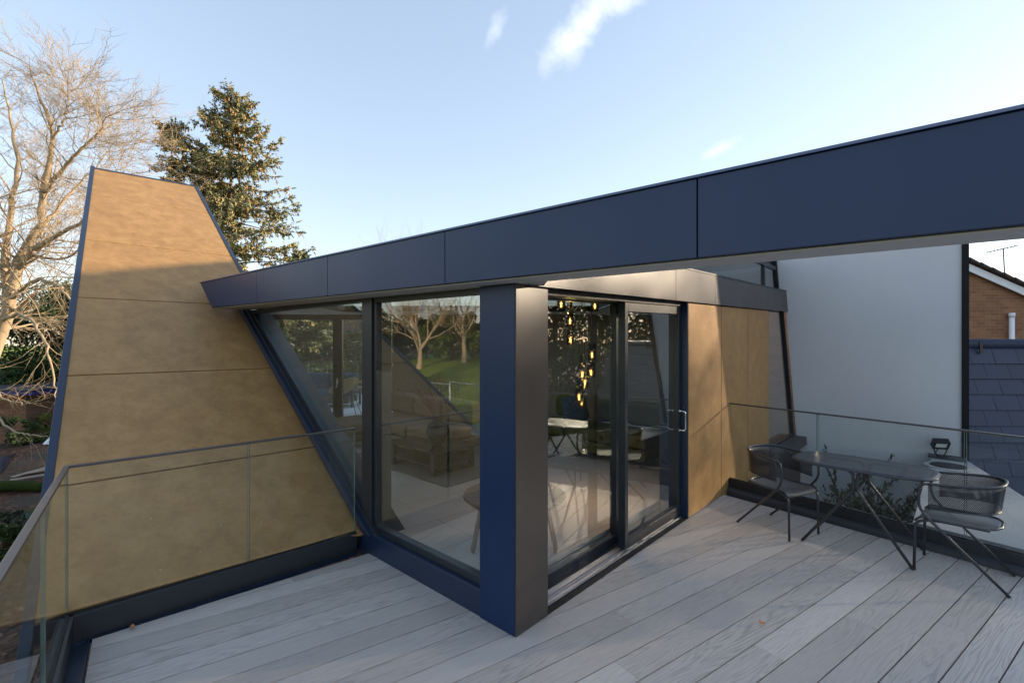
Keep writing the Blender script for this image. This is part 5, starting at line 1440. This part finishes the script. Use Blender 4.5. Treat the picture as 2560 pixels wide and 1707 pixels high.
# ------------------------------------------------------------------ garden to the left, mirrored in the big window
VA = Vector((V.x, V.y)); NA = Vector((-VA.y, VA.x)); 
if NA.y > 0: NA = -NA
PA = C0+U*.08
def refl(px, T):        # plan point seen by reflection in the left window, at total path T (per unit forward)
    d = Vector(((px-1280)/1209, 1)); t = PA.dot(NA)/d.dot(NA); h = d*t; r = d-NA*2*d.dot(NA); return h+r*(T-t)
def rl(px, T): q = refl(px, T); return (q.x, q.y, gz(q.x, q.y)-.02)
bare_tree('leafless sunlit tree on the lawn, mirrored in the middle of the large window', rl(1050, 50), 13.5, 41, M['bark'], .30, .95, 6, kids_=(4, 5), tf=.17, scale=.40)
bare_tree('second leafless tree on the lawn, mirrored near the right edge of the large window', rl(1160, 56), 15, 42, M['bark'], .30, .85, 6, tf=.22)
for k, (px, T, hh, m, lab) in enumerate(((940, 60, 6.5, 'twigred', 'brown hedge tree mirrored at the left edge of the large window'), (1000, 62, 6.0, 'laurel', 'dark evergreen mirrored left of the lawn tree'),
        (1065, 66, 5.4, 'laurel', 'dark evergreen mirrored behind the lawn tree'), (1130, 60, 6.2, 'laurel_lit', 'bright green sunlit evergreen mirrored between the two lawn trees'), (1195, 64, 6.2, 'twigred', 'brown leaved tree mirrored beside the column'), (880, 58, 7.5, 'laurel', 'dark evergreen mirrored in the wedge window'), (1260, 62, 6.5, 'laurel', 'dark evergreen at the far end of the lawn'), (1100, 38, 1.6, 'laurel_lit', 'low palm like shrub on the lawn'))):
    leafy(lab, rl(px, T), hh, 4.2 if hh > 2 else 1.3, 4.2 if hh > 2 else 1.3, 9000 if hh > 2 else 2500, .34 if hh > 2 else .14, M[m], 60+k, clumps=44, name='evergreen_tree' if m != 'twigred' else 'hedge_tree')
g0 = None
for k in range(3):
    a = Vector(rl(975+75*k, 30)); b = Vector(rl(975+75*(k+1), 30-1.5)); d = (b-a).normalized(); L = (b-a).length-.06; b = a+d*L
    t = thing('site_fence_panel', ['galvanised mesh fence panel on the lawn, left one in the mirror image', 'galvanised mesh fence panel on the lawn, middle one in the mirror image', 'galvanised mesh fence panel on the lawn, right one in the mirror image'][k], 'fence panel', tuple(a), 0, 'temporary fence panels on the lawn')
    mb = MB(); z0, z1 = Vector((0, 0, .15)), Vector((0, 0, 2.05))
    mb.tube([a+z0, a+z1, b+z1, b+z0, a+z0], .035, 8); mb.build('fence_frame', M['lawnfence'], t)
    mb = MB(); n = int(L/.25)
    for i in range(1, n): mb.tube([a+d*(L*i/n)+z0, a+d*(L*i/n)+z1], .004, 3)
    for i in range(1, 5): mb.tube([a+Vector((0, 0, .15+.38*i)), b+Vector((0, 0, .15+.38*i))], .004, 3)
    mb.build('mesh_wires', M['lawnfence'], t)

# ------------------------------------------------------------------ distant tree row and low hedge to the right: the low sun filters through it
for k, (x, y, hh, m) in enumerate(((60, 1, 17.0, 'laurel'), (62, 6, 17.6, 'olive_leaf'), (59, 11, 17.2, 'laurel'), (61, 16, 17.8, 'twigred'), (60, 21, 17.3, 'laurel'), (62, 26, 17.0, 'olive_leaf'), (60, 31, 17.4, 'laurel'))):
    leafy('tall distant tree on the sunny side, number %s of the row' % ['one', 'two', 'three', 'four', 'five', 'six', 'seven'][k] if False else
          ['distant dark tree nearest the camera side of the sunny row', 'distant grey green tree, second in the sunny row', 'distant dark tree, third in the sunny row', 'distant brown tree in the middle of the sunny row',
           'distant dark tree, fifth in the sunny row', 'distant grey green tree, sixth in the sunny row', 'distant dark tree at the far end of the sunny row'][k],
          (x, y, -2.7), hh, 4.2, 4.0, 5200, .62, M[m], 80+k, clumps=90, group='distant trees on the sunny side')
for k, (x, y) in enumerate(((15.5, -5), (15.2, -1), (15.6, 3), (15.3, 7))):
    leafy(['low hedge bush beyond the terrace, behind the camera side', 'low hedge bush beyond the terrace, second along', 'low hedge bush beyond the terrace, third along', 'low hedge bush beyond the terrace beside the slate roof'][k],
          (x, y, -2.7), 4.4, 1.9, 2.3, 11000, .17, M['laurel' if k % 2 else 'twigred'], 90+k, name='hedge_bush', cat='hedge', clumps=60, z0=.05, group='hedge right of the terrace')

for k, (px, py, w_, m, lab) in enumerate(((20, 1118, 1.3, 'laurel', 'dark low shrub at the foot of the shed wall, leftmost'), (135, 1098, 1.2, 'laurel_lit', 'green low shrub right of the shed'), (4, 1400, .8, 'laurel', 'low evergreen shrub growing below the left balustrade'), (20, 1345, .6, 'olive_leaf', 'small shrub beside the green tarpaulin'))):
    p = gput(px, py); leafy(lab, (p.x, p.y, p.z), w_, w_*.9, w_*.7, 4200, .10, M[m], 120+k, name='shrub', cat='shrub', clumps=26, z0=.05)
rnd = random.Random(77)
for k, (px, py, lab) in enumerate(((2506, 1424, 'orange brown leaf by the kerb behind the right chair'), (330, 1571, 'small brown leaf in the gutter before the front balustrade'), (1420, 1360, 'dry leaf lying in the door drain'), (1905, 1560, 'curled dry leaf on the open deck boards'))):
    g = G(px, py, .006); mb = MB(); a = rnd.uniform(0, 6.28); n = 9
    L_ = .045
    top = []; bot = []
    for i in range(n):
        t_ = i/(n-1); w_ = .016*math.sin(math.pi*t_)**.7; x = (t_-.5)*L_; z = .006+.010*(2*t_-1)**2
        for q, sgn in ((top, 1), (bot, -1)): q.append(g+Vector((x*math.cos(a)-sgn*w_*math.sin(a), x*math.sin(a)+sgn*w_*math.cos(a), z+.006)))
    mid = [(p+q)/2-Vector((0, 0, .005)) for p, q in zip(top, bot)]
    mb.v = top+mid+bot
    for i in range(n-1): mb.f.append((i, i+1, n+i+1, n+i)); mb.f.append((n+i, n+i+1, 2*n+i+1, 2*n+i))
    o = mb.build('fallen_leaf', M['cone'], smooth=True); o.modifiers.new('t', 'SOLIDIFY').thickness = .0008; tag(o, lab, 'leaf', 'fallen leaves on the deck')
